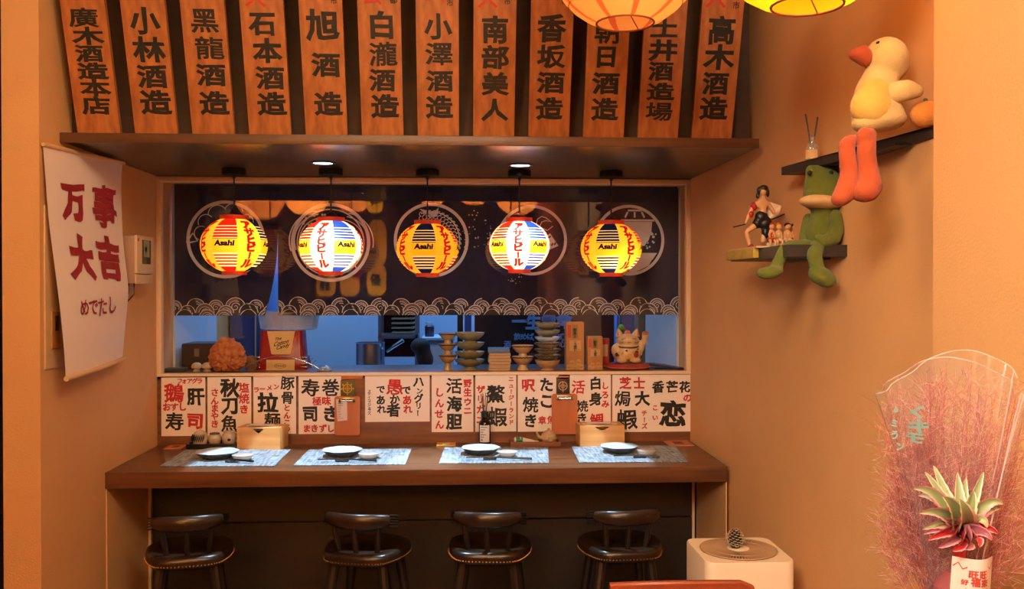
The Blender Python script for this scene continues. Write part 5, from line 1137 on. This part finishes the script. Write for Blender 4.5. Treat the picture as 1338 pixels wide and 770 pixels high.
for k in range(74):
    f = k / 74; z = .004 + .056 * f; r_ = .030 * math.sin(math.pi * (.18 + .74 * f)) ** .8; a = k * 2.39996; d = Vector((math.cos(a), math.sin(a), 0)); s_ = Vector((-d.y, d.x, 0)) * (.0062 * (1.15 - f * .6)); p = c_ + Vector((0, 0, z)); up = Vector((0, 0, .004))
    tip = p + d * r_ + up; b0 = p + d * .008; mid = b0.lerp(tip, .72); th = Vector((0, 0, .002))
    m1.add([b0 - s_ * .5, b0 + s_ * .5, mid + s_, mid - s_, mid + s_ - th, mid - s_ - th], [(0, 1, 2, 3), (3, 2, 4, 5), (0, 5, 4, 1)])
    m2.add([mid + s_, mid - s_, tip - s_ * .6, tip + s_ * .6, mid + s_ - th, mid - s_ - th, tip - s_ * .6 - th, tip + s_ * .6 - th], [(0, 1, 2, 3), (4, 7, 6, 5), (3, 2, 6, 7), (0, 3, 7, 4), (1, 5, 6, 2)])
m1.build('scales', mat('cone_dark', (52, 32, 22)), t, smooth=0); m2.build('scale_tips', mat('cone_tip', (196, 172, 140), .7), t, smooth=0)

# ================================================================== CHAIR IN THE FOREGROUND
yc = 2.2; a, b = at(797, 763, yc), at(985, 763, yc); cxx = (a.x + b.x) / 2; hw_ = (b.x - a.x) / 2; ztop = a.z
t = thing('dining_chair', 'reddish wooden chair whose top rail shows at the bottom edge', 'chair', (cxx, yc - .2, 0)); M_ch = wood('chair_red_wood', (118, 46, 22), (150, 66, 34), 'x', .4, coat=.2)
loft([[Vector((cxx - hw_ + 2 * hw_ * j / 12, yc + .012 * math.cos((j - 6) / 6 * 1.2) + dy, z)) for (dy, z) in ((-.011, ztop - .075), (.011, ztop - .075), (.011, ztop - .004 - (.012 if j == 12 else 0)), (.006, ztop - (.012 if j == 12 else 0)), (-.006, ztop - (.012 if j == 12 else 0)), (-.011, ztop - .004 - (.012 if j == 12 else 0)))] for j in range(13)]).build('top_rail', M_ch, t)
for s in (-1, 1):
    MB().tube([(cxx + s * (hw_ - .025), yc + .004, ztop - .07), (cxx + s * (hw_ - .02), yc - .01, .45), (cxx + s * (hw_ - .02), yc + .02, 0)], [.014, .017, .015], 10).build('back_leg', M_ch, t)
    MB().tube([(cxx + s * (hw_ - .02), yc - .38, .43), (cxx + s * (hw_ - .02), yc - .40, 0)], [.017, .014], 10).build('front_leg', M_ch, t)
for s in (-.5, 0, .5): MB().box(cxx + s * hw_ - .018, cxx + s * hw_ + .018, yc - .004, yc + .010, .46, ztop - .073, .002).build('slat', M_ch, t)
MB().box(cxx - hw_, cxx + hw_, yc - .42, yc + .0, .43, .455, .008).build('seat', M_ch, t)

# ================================================================== RIGHT WALL SHELVES AND PLUSH TOYS
M_sh = wood('shelf_black', (34, 26, 24), (48, 38, 34), 'y', .5)
def shelf(ya, yb2, front, z, th, label, m=M_sh):
    t = thing('wall_shelf', label, 'shelf', (XW((ya + yb2) / 2), (ya + yb2) / 2, z), 'black wall shelves'); mb = MB()
    poly = [(front(ya), ya), (XW(ya), ya), (XW(yb2), yb2), (front(yb2), yb2)]
    mb.prism([(u, v) for u, v in poly], lambda u, v, d: Vector((u, v, d)), z, z + th); mb.build('board', m, t, smooth=0)
    mb = MB(); mb.box(XW((ya + yb2) / 2) - .05, XW((ya + yb2) / 2) - .005, (ya + yb2) / 2 - .2, (ya + yb2) / 2 + .2, z - .006, z + .0005); mb.build('bracket', M_black, t); return t
# upper shelf
yf = 3.02; pz = at(1021, 229, yf); zsu = pz.z; pn = atz(1173, 177, zsu); xf, xn = pz.x, pn.x
fu = lambda y: xf + (xn - xf) * (yf - y) / (yf - pn.y)
ysn = 2.03
THU = 10.5 * S(yf)
shelf(ysn, yf, lambda y: fu(y) if y > pn.y - .001 else fu(pn.y) + (pn.y - y) * .75, zsu, THU, 'upper black wall shelf carrying the seated duck toy')
# lower shelf
ylf = 3.30; p = at(948, 342, ylf); zsl = p.z; xlf = p.x; p2 = atz(1042, 334.5, zsl)
ynl = 2.72
THL = .036
shelf(ynl, ylf, lambda y: xlf + .02, zsl, THL, 'lower black wall shelf carrying the seated frog toy')
zl = zsl + THL; 
# papers / card box on the lower shelf front
a = Vector((xlf - .004, 3.29, zsl)); t = thing('yellow_box', 'flat yellow printed box along the front of the lower shelf', 'box', (xlf + .005, 3.1, zl))
mb = MB(); mb.box(xlf + .0, xlf + .019, 2.98, ylf - .005, zsl + .004, zl, .002); mb.build('carton', mat('box_yellow', (196, 160, 50), .5, c2=(150, 130, 60), nscale=18), t)
mb = MB(); mb.box(xlf + .004, xlf + .05, 2.96, ylf - .03, zl + .0005, zl + .006); mb.build('lid', mat('box_pale', (214, 176, 132), .6), t)
zfig = zl + .006
def plushmat(n, c, c2): return mat(n, c, .95, c2=c2, nscale=30, bump=.4, bscale=480, sheen=.12, contrast=.6)
M_frog = plushmat('frog_green', (82, 90, 22), (102, 110, 34)); M_muz = plushmat('frog_muzzle', (226, 178, 120), (206, 156, 100))
M_dk = plushmat('duck_cream', (216, 176, 108), (200, 158, 90)); M_dky = plushmat('duck_yellow', (208, 152, 58), (216, 166, 74)); M_dor = plushmat('duck_orange', (160, 60, 20), (172, 74, 28))
# frog: positions through its own plane
yq = 2.80
def G(px, py, dy=0): return at(px, py, yq + dy)
kf = S(yq)
t = thing('frog_plush', 'green plush frog sitting on the lower wall shelf', 'plush toy', G(1078, 330))
blob([(G(1077, 243, .0), (25 * kf, 24 * kf, 24 * kf)), (G(1076, 262, -.005), (28 * kf, 27 * kf, 15 * kf)), (G(1060, 224, -.02), (8 * kf, 8 * kf, 9 * kf)), (G(1085, 223, .0), (8 * kf, 8 * kf, 9 * kf)),
      (G(1078, 285, .01), (20 * kf, 19 * kf, 18 * kf)), (G(1074, 306, .01), (23 * kf, 21 * kf, 22 * kf)), (G(1077, 320, .01), (23 * kf, 21 * kf, 13 * kf))], .006, 6, .002).build('body', M_frog, t)
blob([(G(1071, 263, -.022), (27.5 * kf, 24 * kf, 9.5 * kf)), (G(1079, 265, -.024), (24 * kf, 22 * kf, 9 * kf))], .005, 5, .002).build('muzzle', M_muz, t)
for px, dy in ((1058, -.045), (1086, -.04)): MB().ell(G(px, 226, dy), 3.2 * kf, 12, 8).build('eye', M_ink, t)
blob([(G(1092, 285, -.04), (8.5 * kf, 9 * kf, 12 * kf)), (G(1094, 300, -.055), (9 * kf, 9 * kf, 13 * kf)), (G(1088, 312, -.065), (11 * kf, 9 * kf, 10 * kf)), (G(1076, 316, -.075), (9 * kf, 8 * kf, 8 * kf)), (G(1070, 311, -.075), (6 * kf, 6 * kf, 5 * kf))], .005, 5, .002).build('arm', M_frog, t)
blob([(G(1056, 290, .03), (8 * kf, 8 * kf, 12 * kf)), (G(1053, 305, .03), (8 * kf, 8 * kf, 12 * kf)), (G(1050, 316, .02), (7 * kf, 7 * kf, 7 * kf))], .005, 5, .002).build('arm', M_frog, t)
fx = lambda p: p
blob([(G(1050, 319, -.01), (16 * kf, 10 * kf, 6.5 * kf)), (G(1034, 321, -.015), (12 * kf, 9 * kf, 7 * kf)), (G(1024, 329, -.03), (8 * kf, 8 * kf, 10 * kf)), (G(1018, 341, -.03), (7.5 * kf, 8 * kf, 10 * kf)), (G(1014, 350, -.035), (9 * kf, 8 * kf, 8 * kf)), (G(1007, 356, -.045), (17 * kf, 12 * kf, 9 * kf), Matrix.Rotation(R(-12), 3, 'Y')), (G(1000, 357, -.05), (12 * kf, 10 * kf, 8 * kf))], .005, 6, .002).build('leg', M_frog, t)
blob([(G(1068, 322, -.06), (10 * kf, 12 * kf, 9 * kf)), (G(1064, 334, -.085), (10 * kf, 9 * kf, 13 * kf)), (G(1067, 347, -.09), (9.5 * kf, 9 * kf, 10 * kf)), (G(1073, 361, -.10), (18 * kf, 13 * kf, 12 * kf), Matrix.Rotation(R(20), 3, 'Y')), (G(1080, 366, -.10), (13 * kf, 11 * kf, 10 * kf))], .005, 6, .002).build('leg', M_frog, t)
# duck
yq2 = 2.26; kd = S(yq2); ztu = zsu + THU
def D(px, py, dy=0): return at(px, py, yq2 + dy)
t = thing('duck_plush', 'cream plush duck with orange beak and dangling legs on the upper shelf', 'plush toy', D(1150, 172))
blob([(D(1158, 76, 0), (29 * kd, 27 * kd, 28 * kd)), (D(1164, 84, .01), (24 * kd, 24 * kd, 24 * kd)), (D(1149, 100, 0), (21 * kd, 20 * kd, 22 * kd)), (D(1146, 122, 0), (30 * kd, 26 * kd, 26 * kd)), (D(1145, 145, 0), (34.5 * kd, 30 * kd, 28 * kd)), (D(1150, 156, 0), (35 * kd, 30 * kd, 17 * kd)), (D(1132, 160, -.01), (20 * kd, 20 * kd, 15 * kd))], .006, 6, .0025).build('body', M_dk, t)
blob([(D(1140, 140, -.020), (30 * kd, 22 * kd, 27 * kd)), (D(1144, 122, -.016), (24 * kd, 20.5 * kd, 22 * kd))], .005, 6, .002).build('belly_patch', M_dky, t)
blob([(D(1127, 72, -.01), (11 * kd, 12 * kd, 13.5 * kd)), (D(1119, 71.5, -.012), (10 * kd, 11 * kd, 8 * kd)), (D(1131, 75, -.01), (9 * kd, 11 * kd, 13 * kd))], .004, 5, .0015).build('beak', M_dor, t)
MB().ell(D(1147, 55.5, -.050), (2.6 * kd, 2 * kd, 1.7 * kd), 12, 8, Matrix.Rotation(R(-25), 3, 'Y')).build('eye', M_ink, t)
blob([(D(1170, 121, -.04), (15 * kd, 11 * kd, 14.5 * kd)), (D(1184, 118, -.05), (17 * kd, 11 * kd, 14 * kd)), (D(1197, 119.5, -.05), (10 * kd, 9 * kd, 9 * kd))], .005, 5, .0025).build('wing', M_dk, t)
for q_, (a1, a2) in enumerate((((1136, 174), (1144, 186)), ((1106, 178), (1110, 190)))):
    if q_ == 0: pts = [(D(1130, 180, -.085), (11.5 * kd, 10 * kd, 14 * kd)), (D(1133, 175, -.07), (12 * kd, 12 * kd, 8 * kd)), (D(1132, 200, -.09), (12.5 * kd, 11 * kd, 18 * kd)), (D(1134, 222, -.09), (13 * kd, 11 * kd, 17 * kd)), (D(1136, 243, -.10), (16.5 * kd, 15 * kd, 16 * kd)), (D(1130, 252, -.105), (18 * kd, 16 * kd, 12.5 * kd))]
    else: pts = [(D(1112, 182, -.06), (10 * kd, 12 * kd, 6 * kd)), (D(1106, 192, -.075), (10.5 * kd, 10 * kd, 12 * kd)), (D(1108, 211, -.08), (11.5 * kd, 10 * kd, 17 * kd)), (D(1110, 230, -.08), (12 * kd, 11 * kd, 16 * kd)), (D(1106, 250, -.09), (15 * kd, 14 * kd, 14 * kd)), (D(1098, 260, -.095), (12 * kd, 13 * kd, 10 * kd))]
    blob(pts, .005, 5, .002).build('leg', M_dor, t)
c_ = D(1209, 150, -.02); r_ = 20 * kd; t = thing('orange_plush', 'round orange plush ball at the near end of the upper shelf', 'plush toy', (c_.x, c_.y, ztu))
blob([((c_.x, c_.y, ztu + 17 * kd), (r_, r_ * .9, 17.5 * kd)), ((c_.x + .02, c_.y, ztu + 17 * kd), (r_, r_ * .9, 17.5 * kd))], .005, 4, .0015).build('body', plushmat('plush_orange', (226, 134, 46), (236, 150, 62)), t)
MB().lathe([(.006, 0), (.005, .006), (.001, .008)], (c_.x, c_.y, ztu + 34 * kd), 10).build('stem', M_frog, t)
# reed diffuser on the upper shelf
yd = 2.86; p = at(1057, 195, yd); c_ = Vector((p.x + .01, yd, ztu)); kk = S(yd)
t = thing('reed_diffuser', 'small glass bottle with two black sticks on the upper shelf', 'diffuser', c_)
MB().lathe([(8 * kk, 0), (9 * kk, .002), (9 * kk, 16 * kk), (8 * kk, 20 * kk), (3.6 * kk, 24 * kk), (3.4 * kk, 30 * kk), (4.6 * kk, 32 * kk), (3.6 * kk, 32 * kk), (3 * kk, 24 * kk), (8 * kk, 16 * kk), (8 * kk, .006), (.01, .005)], c_, 24).build('bottle', clear('bottle_glass', .12, (.92, .86, .74), milk=.15), t)
mb = MB(); mb.grid(8, 1, lambda u, v: c_ + Vector((9.1 * kk * math.sin(-1.5 + 2 * u), -9.1 * kk * math.cos(-1.5 + 2 * u), (2 + 12 * v) * kk))); mb.build('label', mat('cream_label', (214, 168, 110), .7), t)
MB().cyl(c_ + Vector((.002, 0, .01)), c_ + Vector((-9 * kk, 0, 62 * kk)), .0026, seg=6).build('stick', M_black, t); MB().cyl(c_ + Vector((-.002, 0, .01)), c_ + Vector((9 * kk, .01, 59 * kk)), .0026, seg=6).build('stick', M_black, t)
# small figurines on the lower shelf: standing swordsman and a row of seated players
yg = 3.14; kg = S(yg)
def Q(px, py, dy=0): return at(px, py, yg + dy)
M_skin = mat('figure_skin', (222, 164, 110), .5); M_fr = mat('figure_red', (170, 30, 26), .5); M_fw = mat('figure_white', (226, 196, 160), .6); M_fb = mat('figure_black', (26, 22, 24), .4)
bz = zfig; 
t = thing('warrior_figurine', 'small posed warrior figurine in dark trousers and pale cloak on the lower shelf', 'figurine', (Q(985, 325).x, yg, bz))
pts = [Q(998, 285), Q(997, 274), Q(996, 265), Q(997, 256), Q(998, 249), Q(988, 294), Q(975, 303), Q(980, 325), Q(1000, 300), Q(996, 318), Q(985, 268), Q(978, 282), Q(974, 293), Q(1005, 267), Q(1012, 280)]
for i_ in (7,): pts[i_].z = max(pts[i_].z, bz + .006)
skin(pts, [(0, 1), (1, 2), (2, 3), (3, 4), (0, 5), (5, 6), (6, 7), (0, 8), (8, 9), (2, 10), (10, 11), (11, 12), (2, 13), (13, 14)], [v * kg for v in (5.5, 5, 6, 2.4, 2.4, 4.5, 3.4, 2.6, 4.5, 3.4, 3.2, 2.6, 2, 3, 2.4)]).build('body', M_skin, t)
blob([(Q(997, 251), (4.6 * kg, 4.8 * kg, 5.6 * kg))], .0025, 2).build('head', M_skin, t)
blob([(Q(998, 246.5, .003), (6.2 * kg, 6 * kg, 5 * kg)), (Q(992, 249, .004), (3.5 * kg, 4 * kg, 5 * kg)), (Q(1003, 252, .004), (2.5 * kg, 3.5 * kg, 6 * kg)), (Q(990, 256, .004), (2.5 * kg, 3 * kg, 4 * kg))], .0025, 1).build('hair', M_fb, t)
blob([(Q(995, 284), (9 * kg, 7 * kg, 9 * kg)), (Q(1000, 292), (9 * kg, 7 * kg, 10 * kg)), (Q(1000, 304), (5.5 * kg, 5.5 * kg, 9 * kg)), (Q(989, 292), (6 * kg, 6 * kg, 7 * kg))], .003, 3).build('trousers', M_fb, t)
mb = MB(); mb.grid(8, 6, lambda u, v: Q(1000 + u * 21 * (1 - .2 * v), 262 + v * 24 - u * 2 + 9 * u * (1 - v), .012 + .012 * math.sin(u * 4 + v * 3))); mb.grid(8, 6, lambda u, v: Q(1000 + (1 - u) * 21 * (1 - .2 * v), 262 + v * 24 - (1 - u) * 2 + 9 * (1 - u) * (1 - v), .015 + .012 * math.sin((1 - u) * 4 + v * 3))); mb.build('cloak', M_fw, t)
blob([(Q(985, 270), (4.5 * kg, 4.5 * kg, 6 * kg)), (Q(981, 280), (4 * kg, 4 * kg, 5 * kg))], .0025, 2).build('sleeve', M_fr, t)
blob([(Q(981, 323.5), (4 * kg, 5 * kg, 5 * kg))], .0025, 1).build('boot', M_fr, t)
MB().cyl(Q(958, 297, -.005), Q(974, 293, -.005), .9 * kg, seg=6).build('sword', M_fb, t); MB().cyl(Q(1008, 287, .0), Q(1025, 280, .0), 1.0 * kg, seg=6).build('sword', M_fb, t)
for j, (px, c_, hair, lab) in enumerate(((1007, M_fr, M_fr, 'seated red figurine with bowed head, leftmost of the seated row'), (1017.5, M_fw, mat('figure_orange', (210, 110, 40), .5), 'seated pale figurine with orange hair, second of the seated row'), (1028, M_fw, M_fb, 'seated pale figurine with black hair, third of the seated row'), (1038.5, M_fr, M_fb, 'seated red figurine beside the frog, rightmost of the seated row'))):
    X0 = Q(px, 320).x; yy = yg + .01 * (j % 2); bz2 = zfig + .022
    V = lambda x, y, z: Vector((X0 + x * kg, yy + y * kg, bz2 + z * kg))
    t = thing('seated_figurine', lab, 'figurine', (X0, yy, zfig), 'seated figurines on the lower shelf')
    MB().box(X0 - 5 * kg, X0 + 5 * kg, yy - 2 * kg, yy + 6 * kg, zfig, bz2 - 1 * kg, .002).build('bench', M_fw, t)
    skin([V(0, 2, 2), V(0, 1, 8), V(0, -1, 14), V(0, -3, 18), V(-3, -5, 2.5), V(-3.4, -9, 1), V(-3.4, -9, -6.5), V(3, -5, 2.5), V(3.4, -9, 1), V(3.4, -9, -6.5), V(-4, -3, 11), V(-3, -8, 5), V(4, -3, 11), V(3, -8, 5)], [(0, 1), (1, 2), (2, 3), (0, 4), (4, 5), (5, 6), (0, 7), (7, 8), (8, 9), (2, 10), (10, 11), (2, 12), (12, 13)], [v * kg for v in (3.6, 3.6, 3.8, 1.6, 2.6, 2, 1.6, 2.6, 2, 1.6, 1.6, 1.3, 1.6, 1.3)]).build('body', M_skin, t)
    blob([(V(0, -4, 20.5), (4 * kg, 4.2 * kg, 4.4 * kg))], .0022, 1).build('head', M_skin, t)
    blob([(V(0, -3, 22), (4.6 * kg, 4.6 * kg, 3.8 * kg))], .0022, 1).build('hair', hair, t)
    blob([(V(0, 1, 8), (4.8 * kg, 4.2 * kg, 6 * kg)), (V(0, -.5, 12), (4.6 * kg, 4 * kg, 4 * kg))], .0022, 2).build('shirt', c_, t)
    blob([(V(-2.5, -3, 2.6), (3.4 * kg, 5 * kg, 3 * kg)), (V(2.5, -3, 2.6), (3.4 * kg, 5 * kg, 3 * kg))], .0022, 2).build('shorts', M_fr if c_ == M_fr else M_fw, t)

# ================================================================== BOUQUET AT THE RIGHT EDGE
ybq = 1.25; kb_ = S(ybq); BX = at(1248, 700, ybq).x; zt0 = .92
t = thing('side_table', 'plain wooden side table below the frame carrying the bouquet', 'table', (BX, ybq, 0))
MB().box(BX - .2, BX + .2, ybq - .2, ybq + .2, zt0 - .03, zt0, .004).build('top', M_splash, t)
for x in (-1, 1):
    for y in (-1, 1): MB().box(BX + x * .17 - .015, BX + x * .17 + .015, ybq + y * .17 - .015, ybq + y * .17 + .015, 0, zt0 - .03, .002).build('leg', M_splash, t)
bq = thing('bouquet', 'clear wrapped bouquet of pink grass and a variegated pineapple crown at the right', 'bouquet', (BX, ybq, zt0))
zbot, ztp = zt0 + .002, at(1250, 490, ybq).z
# clear wrapper, an open cone with folded edges
M_wrap = clear('clear_wrap', .03, (.98, .97, .97), .12, milk=.035)
def cone(u, v, d=0):
    z = zbot + (ztp - zbot) * v; a = -math.pi * .5 + u * math.pi * 1.94
    r = (.038 + .064 * max(0, (v - .42) / .58)) * (1 + .05 * math.sin(a * 3 + v * 2) * v) + .004 * math.sin(a * 11 + v * 5) * v
    lx = .03 * v
    zt2 = z + (.03 * math.sin(a * 2 + .6) * v ** 4)
    return Vector((BX + lx * 0 + r * math.sin(a) * -1.0, ybq - r * math.cos(a) * .72 * -1 * -1, zt2)) + Vector((0, 0, 0)) + Vector((math.sin(a) * -d, -math.cos(a) * d, 0))
mb = MB(); mb.grid(72, 24, lambda u, v: cone(u, v)); mb.build('wrapper', M_wrap, bq, smooth=80)
mb = MB()
for u0 in (.0, .155, .97):
    mb.tube([cone(u0, v / 12, .001) for v in range(13)], .0011, 5)
mb.tube([cone(u / 72, 1, 0) for u in range(73)], .0007, 5)
mb.build('wrapper_seams', mat('wrap_seam', (230, 200, 190), .3, alpha=.4), bq)
mb = MB(); yw = ybq - .115
wq = lambda x, z: Vector((x, yw, z))
def wrap_pt(px, py):
    return at(px, py, yw)
def wmap(x, z):
    # push the print onto the front of the cone
    f = min(max((z - zbot) / (ztp - zbot), 0), 1); r = .038 + .064 * max(0, (f - .42) / .58); dx = min(max((x - BX) / r, -.97), .97); return Vector((x, ybq - r * .72 * math.sqrt(1 - dx * dx) - .004, z))
for ch, px, py, s in (('く', 1229, 547, 20), ('キ', 1232, 567, 22), ('モ', 1230, 584, 18), ('ミ', 1207, 566, 12), ('う', 1208, 582, 14), ('ン', 1216, 598, 14), ('*', 1213, 549, 14)):
    x, z = at(px, py, ybq - .1).x, at(px, py, ybq - .1).z; kq = S(ybq - .1); put(mb, ch, x, z, s * kq, s * kq, wmap, .045, 0, .05, cuts=True)
mb.build('wrapper_print', mat('teal_print', (128, 164, 150), .5), bq, smooth=0)
# pink grass, fine seed heads
mb = MB(); rnd = random.Random(3)
M_gr = shell('pink_grass', (196, 112, 106), .35); M_gr2 = shell('pale_grass', (240, 190, 176), .35)
def hair_(p0, d, L, r, n=5, curl=.24):
    pts = [p0.copy()]; dd = d.normalized()
    for _ in range(n):
        dd = (dd + Vector((rnd.gauss(0, curl), rnd.gauss(0, curl), rnd.gauss(-.04, curl))) * .5).normalized(); pts.append(pts[-1] + dd * L / n)
    mb.cm = 1 if rnd.random() < .32 else 0
    mb.tube(pts, [r] * n + [r * .4], 3); return pts
def clip_wall(p): return p.x < xp - .015
for s in range(230):
    a = rnd.uniform(0, 2 * math.pi); sp = rnd.uniform(.1, 1) ** .8; base = Vector((BX + .02 * math.cos(a), ybq + .03 + .015 * math.sin(a), zt0 + .12))
    tx = BX + .03 + sp * (.105 if math.cos(a) < 0 else .15) * math.cos(a); ty = ybq + sp * .075 * math.sin(a) + .07; tz = zt0 + rnd.uniform(.24, .455) - .03 * sp
    tip = Vector((tx, ty, tz)); stem = [base.lerp(tip, f) + Vector((0, 0, -.03 * math.sin(math.pi * f) * sp)) for f in (0, .25, .5, .75, 1)]
    mb.cm = 0; mb.tube(stem, .0004, 3)
    for b_ in range(30):
        f = rnd.uniform(.42, 1.0); i_ = min(int(f * 4), 3); p = stem[i_].lerp(stem[i_ + 1], f * 4 - i_)
        d = (tip - base).normalized() * .8 + Vector((rnd.gauss(0, .6), rnd.gauss(0, .6), rnd.gauss(.05, .5))); pts = hair_(p, d, rnd.uniform(.02, .05), .00019)
        for e_ in range(2): q_ = pts[rnd.randint(1, 4)]; hair_(q_, d + Vector((rnd.gauss(0, .8), rnd.gauss(0, .8), rnd.gauss(0, .8))), rnd.uniform(.006, .016), .00024, 2)
for v in mb.v:
    v.x = min(v.x, xp - .008)
gr = mb.build('pink_grass', [M_gr, M_gr2], bq, smooth=0); gr['kind'] = 'stuff'
# pineapple crown leaves
CB = at(1254, 690, ybq - .03); M_lg = mat('leaf_green', (118, 138, 86), .45, c2=(160, 172, 118), nscale=14); M_le = mat('leaf_cream', (244, 218, 178), .45); M_lp = mat('leaf_pink', (226, 150, 150), .45)
def leaf(tip, wmax, bend, mid, side_col):
    base = CB + Vector(((tip.x - CB.x) * .06, 0, .0)); c1 = base.lerp(tip, .5) + bend; mbl = MB(); n = 14; fwd = Vector((0, -1, 0))
    prev = None; rows_ = []
    for j in range(n + 1):
        f = j / n; p = base * (1 - f) ** 2 + c1 * 2 * f * (1 - f) + tip * f * f; tan = (c1 - base) * (1 - f) + (tip - c1) * f; tan.normalize(); sd = tan.cross(fwd)
        if sd.length < .1: sd = Vector((1, 0, 0))
        sd.normalize(); w_ = wmax * 1.15 * min(1, .55 + 2.2 * f) * (1 - f) ** .72 + .0004; nn = sd.cross(tan)
        ser = 1 + (.10 if j % 2 else -.05)
        rows_.append([p - sd * w_ * ser + nn * w_ * .55, p - sd * w_ * .72 + nn * w_ * .36, p - sd * w_ * .3, p + sd * w_ * .3, p + sd * w_ * .72 + nn * w_ * .36, p + sd * w_ * ser + nn * w_ * .55])
    for off, flip in ((0, False), (.0012, True)):
        vs = [v + Vector((0, off, 0)) for r_ in rows_ for v in r_]; fs = []; ms = []
        for j in range(n):
            for c_ in range(5):
                q_ = (j * 6 + c_, j * 6 + c_ + 1, (j + 1) * 6 + c_ + 1, (j + 1) * 6 + c_); fs.append(q_[::-1] if flip else q_); ms.append(1 if c_ in (0, 4) else 0)
        n0 = len(mbl.v); mbl.v += vs; mbl.f += [tuple(x + n0 for x in f_) for f_ in fs]; mbl.m += ms
    mbl.build('crown_leaf', [mid, side_col], bq, smooth=50)
for px, py, dy, w_, bz_, by, sc_ in ((1220, 609, .03, .010, .00, .00, 0), (1251, 618, .02, .011, .0, 0, 0), (1285, 617, .02, .010, .0, 0, 0), (1209, 617, .02, .008, .01, 0, 0), (1232, 649, -.05, .015, .015, -.02, 0), (1272, 642, -.02, .013, .01, -.01, 0), (1194, 639, -.02, .011, .035, -.01, 1), (1311, 659, -.02, .011, .035, -.01, 1), (1308, 664, .0, .010, .022, -.01, 1), (1202, 671, -.04, .011, .025, -.02, 1), (1254, 652, -.06, .017, .0, -.03, 0), (1206, 692, -.03, .010, .02, -.02, 1), (1290, 690, -.04, .011, .03, -.02, 1), (1200, 648, .02, .009, .03, 0, 1), (1262, 625, .03, .009, 0, 0, 0)):
    leaf(at(px, py, ybq - .03 + dy), w_, Vector((0, by, bz_)), M_lg, M_lp if sc_ else M_le)
MB().lathe([(.006, -.20), (.006, -.05), (.012, 0), (.012, .02)], CB, 14).build('crown_stem', mat('bract_red', (176, 34, 40), .5), bq)
M_br = mat('bract_red', (150, 34, 40), .5); M_pu = mat('leaf_plum', (150, 84, 96), .45)
for px, py, dy, w_, bz_, by, sc_ in ((1212, 706, -.04, .009, .012, -.02, 2), (1226, 716, -.06, .010, .008, -.03, 1), (1244, 720, -.075, .011, .004, -.04, 2), (1262, 718, -.075, .011, .004, -.04, 1), (1280, 715, -.06, .011, .008, -.03, 2), (1296, 706, -.04, .009, .014, -.02, 1), (1304, 698, -.03, .008, .016, -.02, 2), (1206, 698, -.03, .008, .016, -.02, 1)):
    leaf(at(px, py, ybq - .03 + dy), w_, Vector((0, by, bz_)), M_br if sc_ == 2 else M_pu, M_lp)
# paper sleeve with red writing
ysv = ybq - .075
def sv(px, py): return at(px, py, ysv)
q = [sv(1240, 800), sv(1292, 800), sv(1297, 727), sv(1245, 727)]
mb = MB(); sl = lambda u, v: q[0].lerp(q[1], u).lerp(q[3].lerp(q[2], u), v) + Vector((0, -.018 * math.sin(math.pi * u), 0))
mb.grid(10, 6, sl); mb.grid(10, 6, lambda u, v: sl(1 - u, v) + Vector((0, .0015, 0))); pk = mb.build('paper_sleeve', mat('sleeve_paper', (220, 200, 184), .6), bq)
mb = MB()
for ch, px, py, s in (('旺', 1262, 746, 11), ('旺', 1274, 746, 11), ('福', 1265, 756, 11), ('來', 1277, 757, 11), ('好', 1254, 757, 7)):
    u = (px - 1243) / 52; v = 1 - (py - 727) / 73; put(mb, ch, u, v, s / 52, s / 73, lambda a, b: sl(a, b) + Vector((0, -.0015, 0)), .04, cuts=True)
for s in (-1, 1): mb.stroke([(.5 + s * (.26 + .08 * k), .86 - .06 * math.sin(k * 2.2)) for k in range(4)], .02, lambda a, b: sl(a, b) + Vector((0, -.0015, 0)))
mb.stroke([(.22, .47), (.78, .47)], .012, lambda a, b: sl(a, b) + Vector((0, -.0015, 0)))
mb.build('sleeve_writing', mat('sleeve_red', (178, 60, 44), .6), pk, smooth=0)
MB().lathe([(.030, .001), (.032, .01), (.032, .13), (.03, .16), (.012, .18)], (BX, ybq, zt0), 20).build('stem_bundle', mat('stem_wrap', (150, 60, 60), .6), bq)
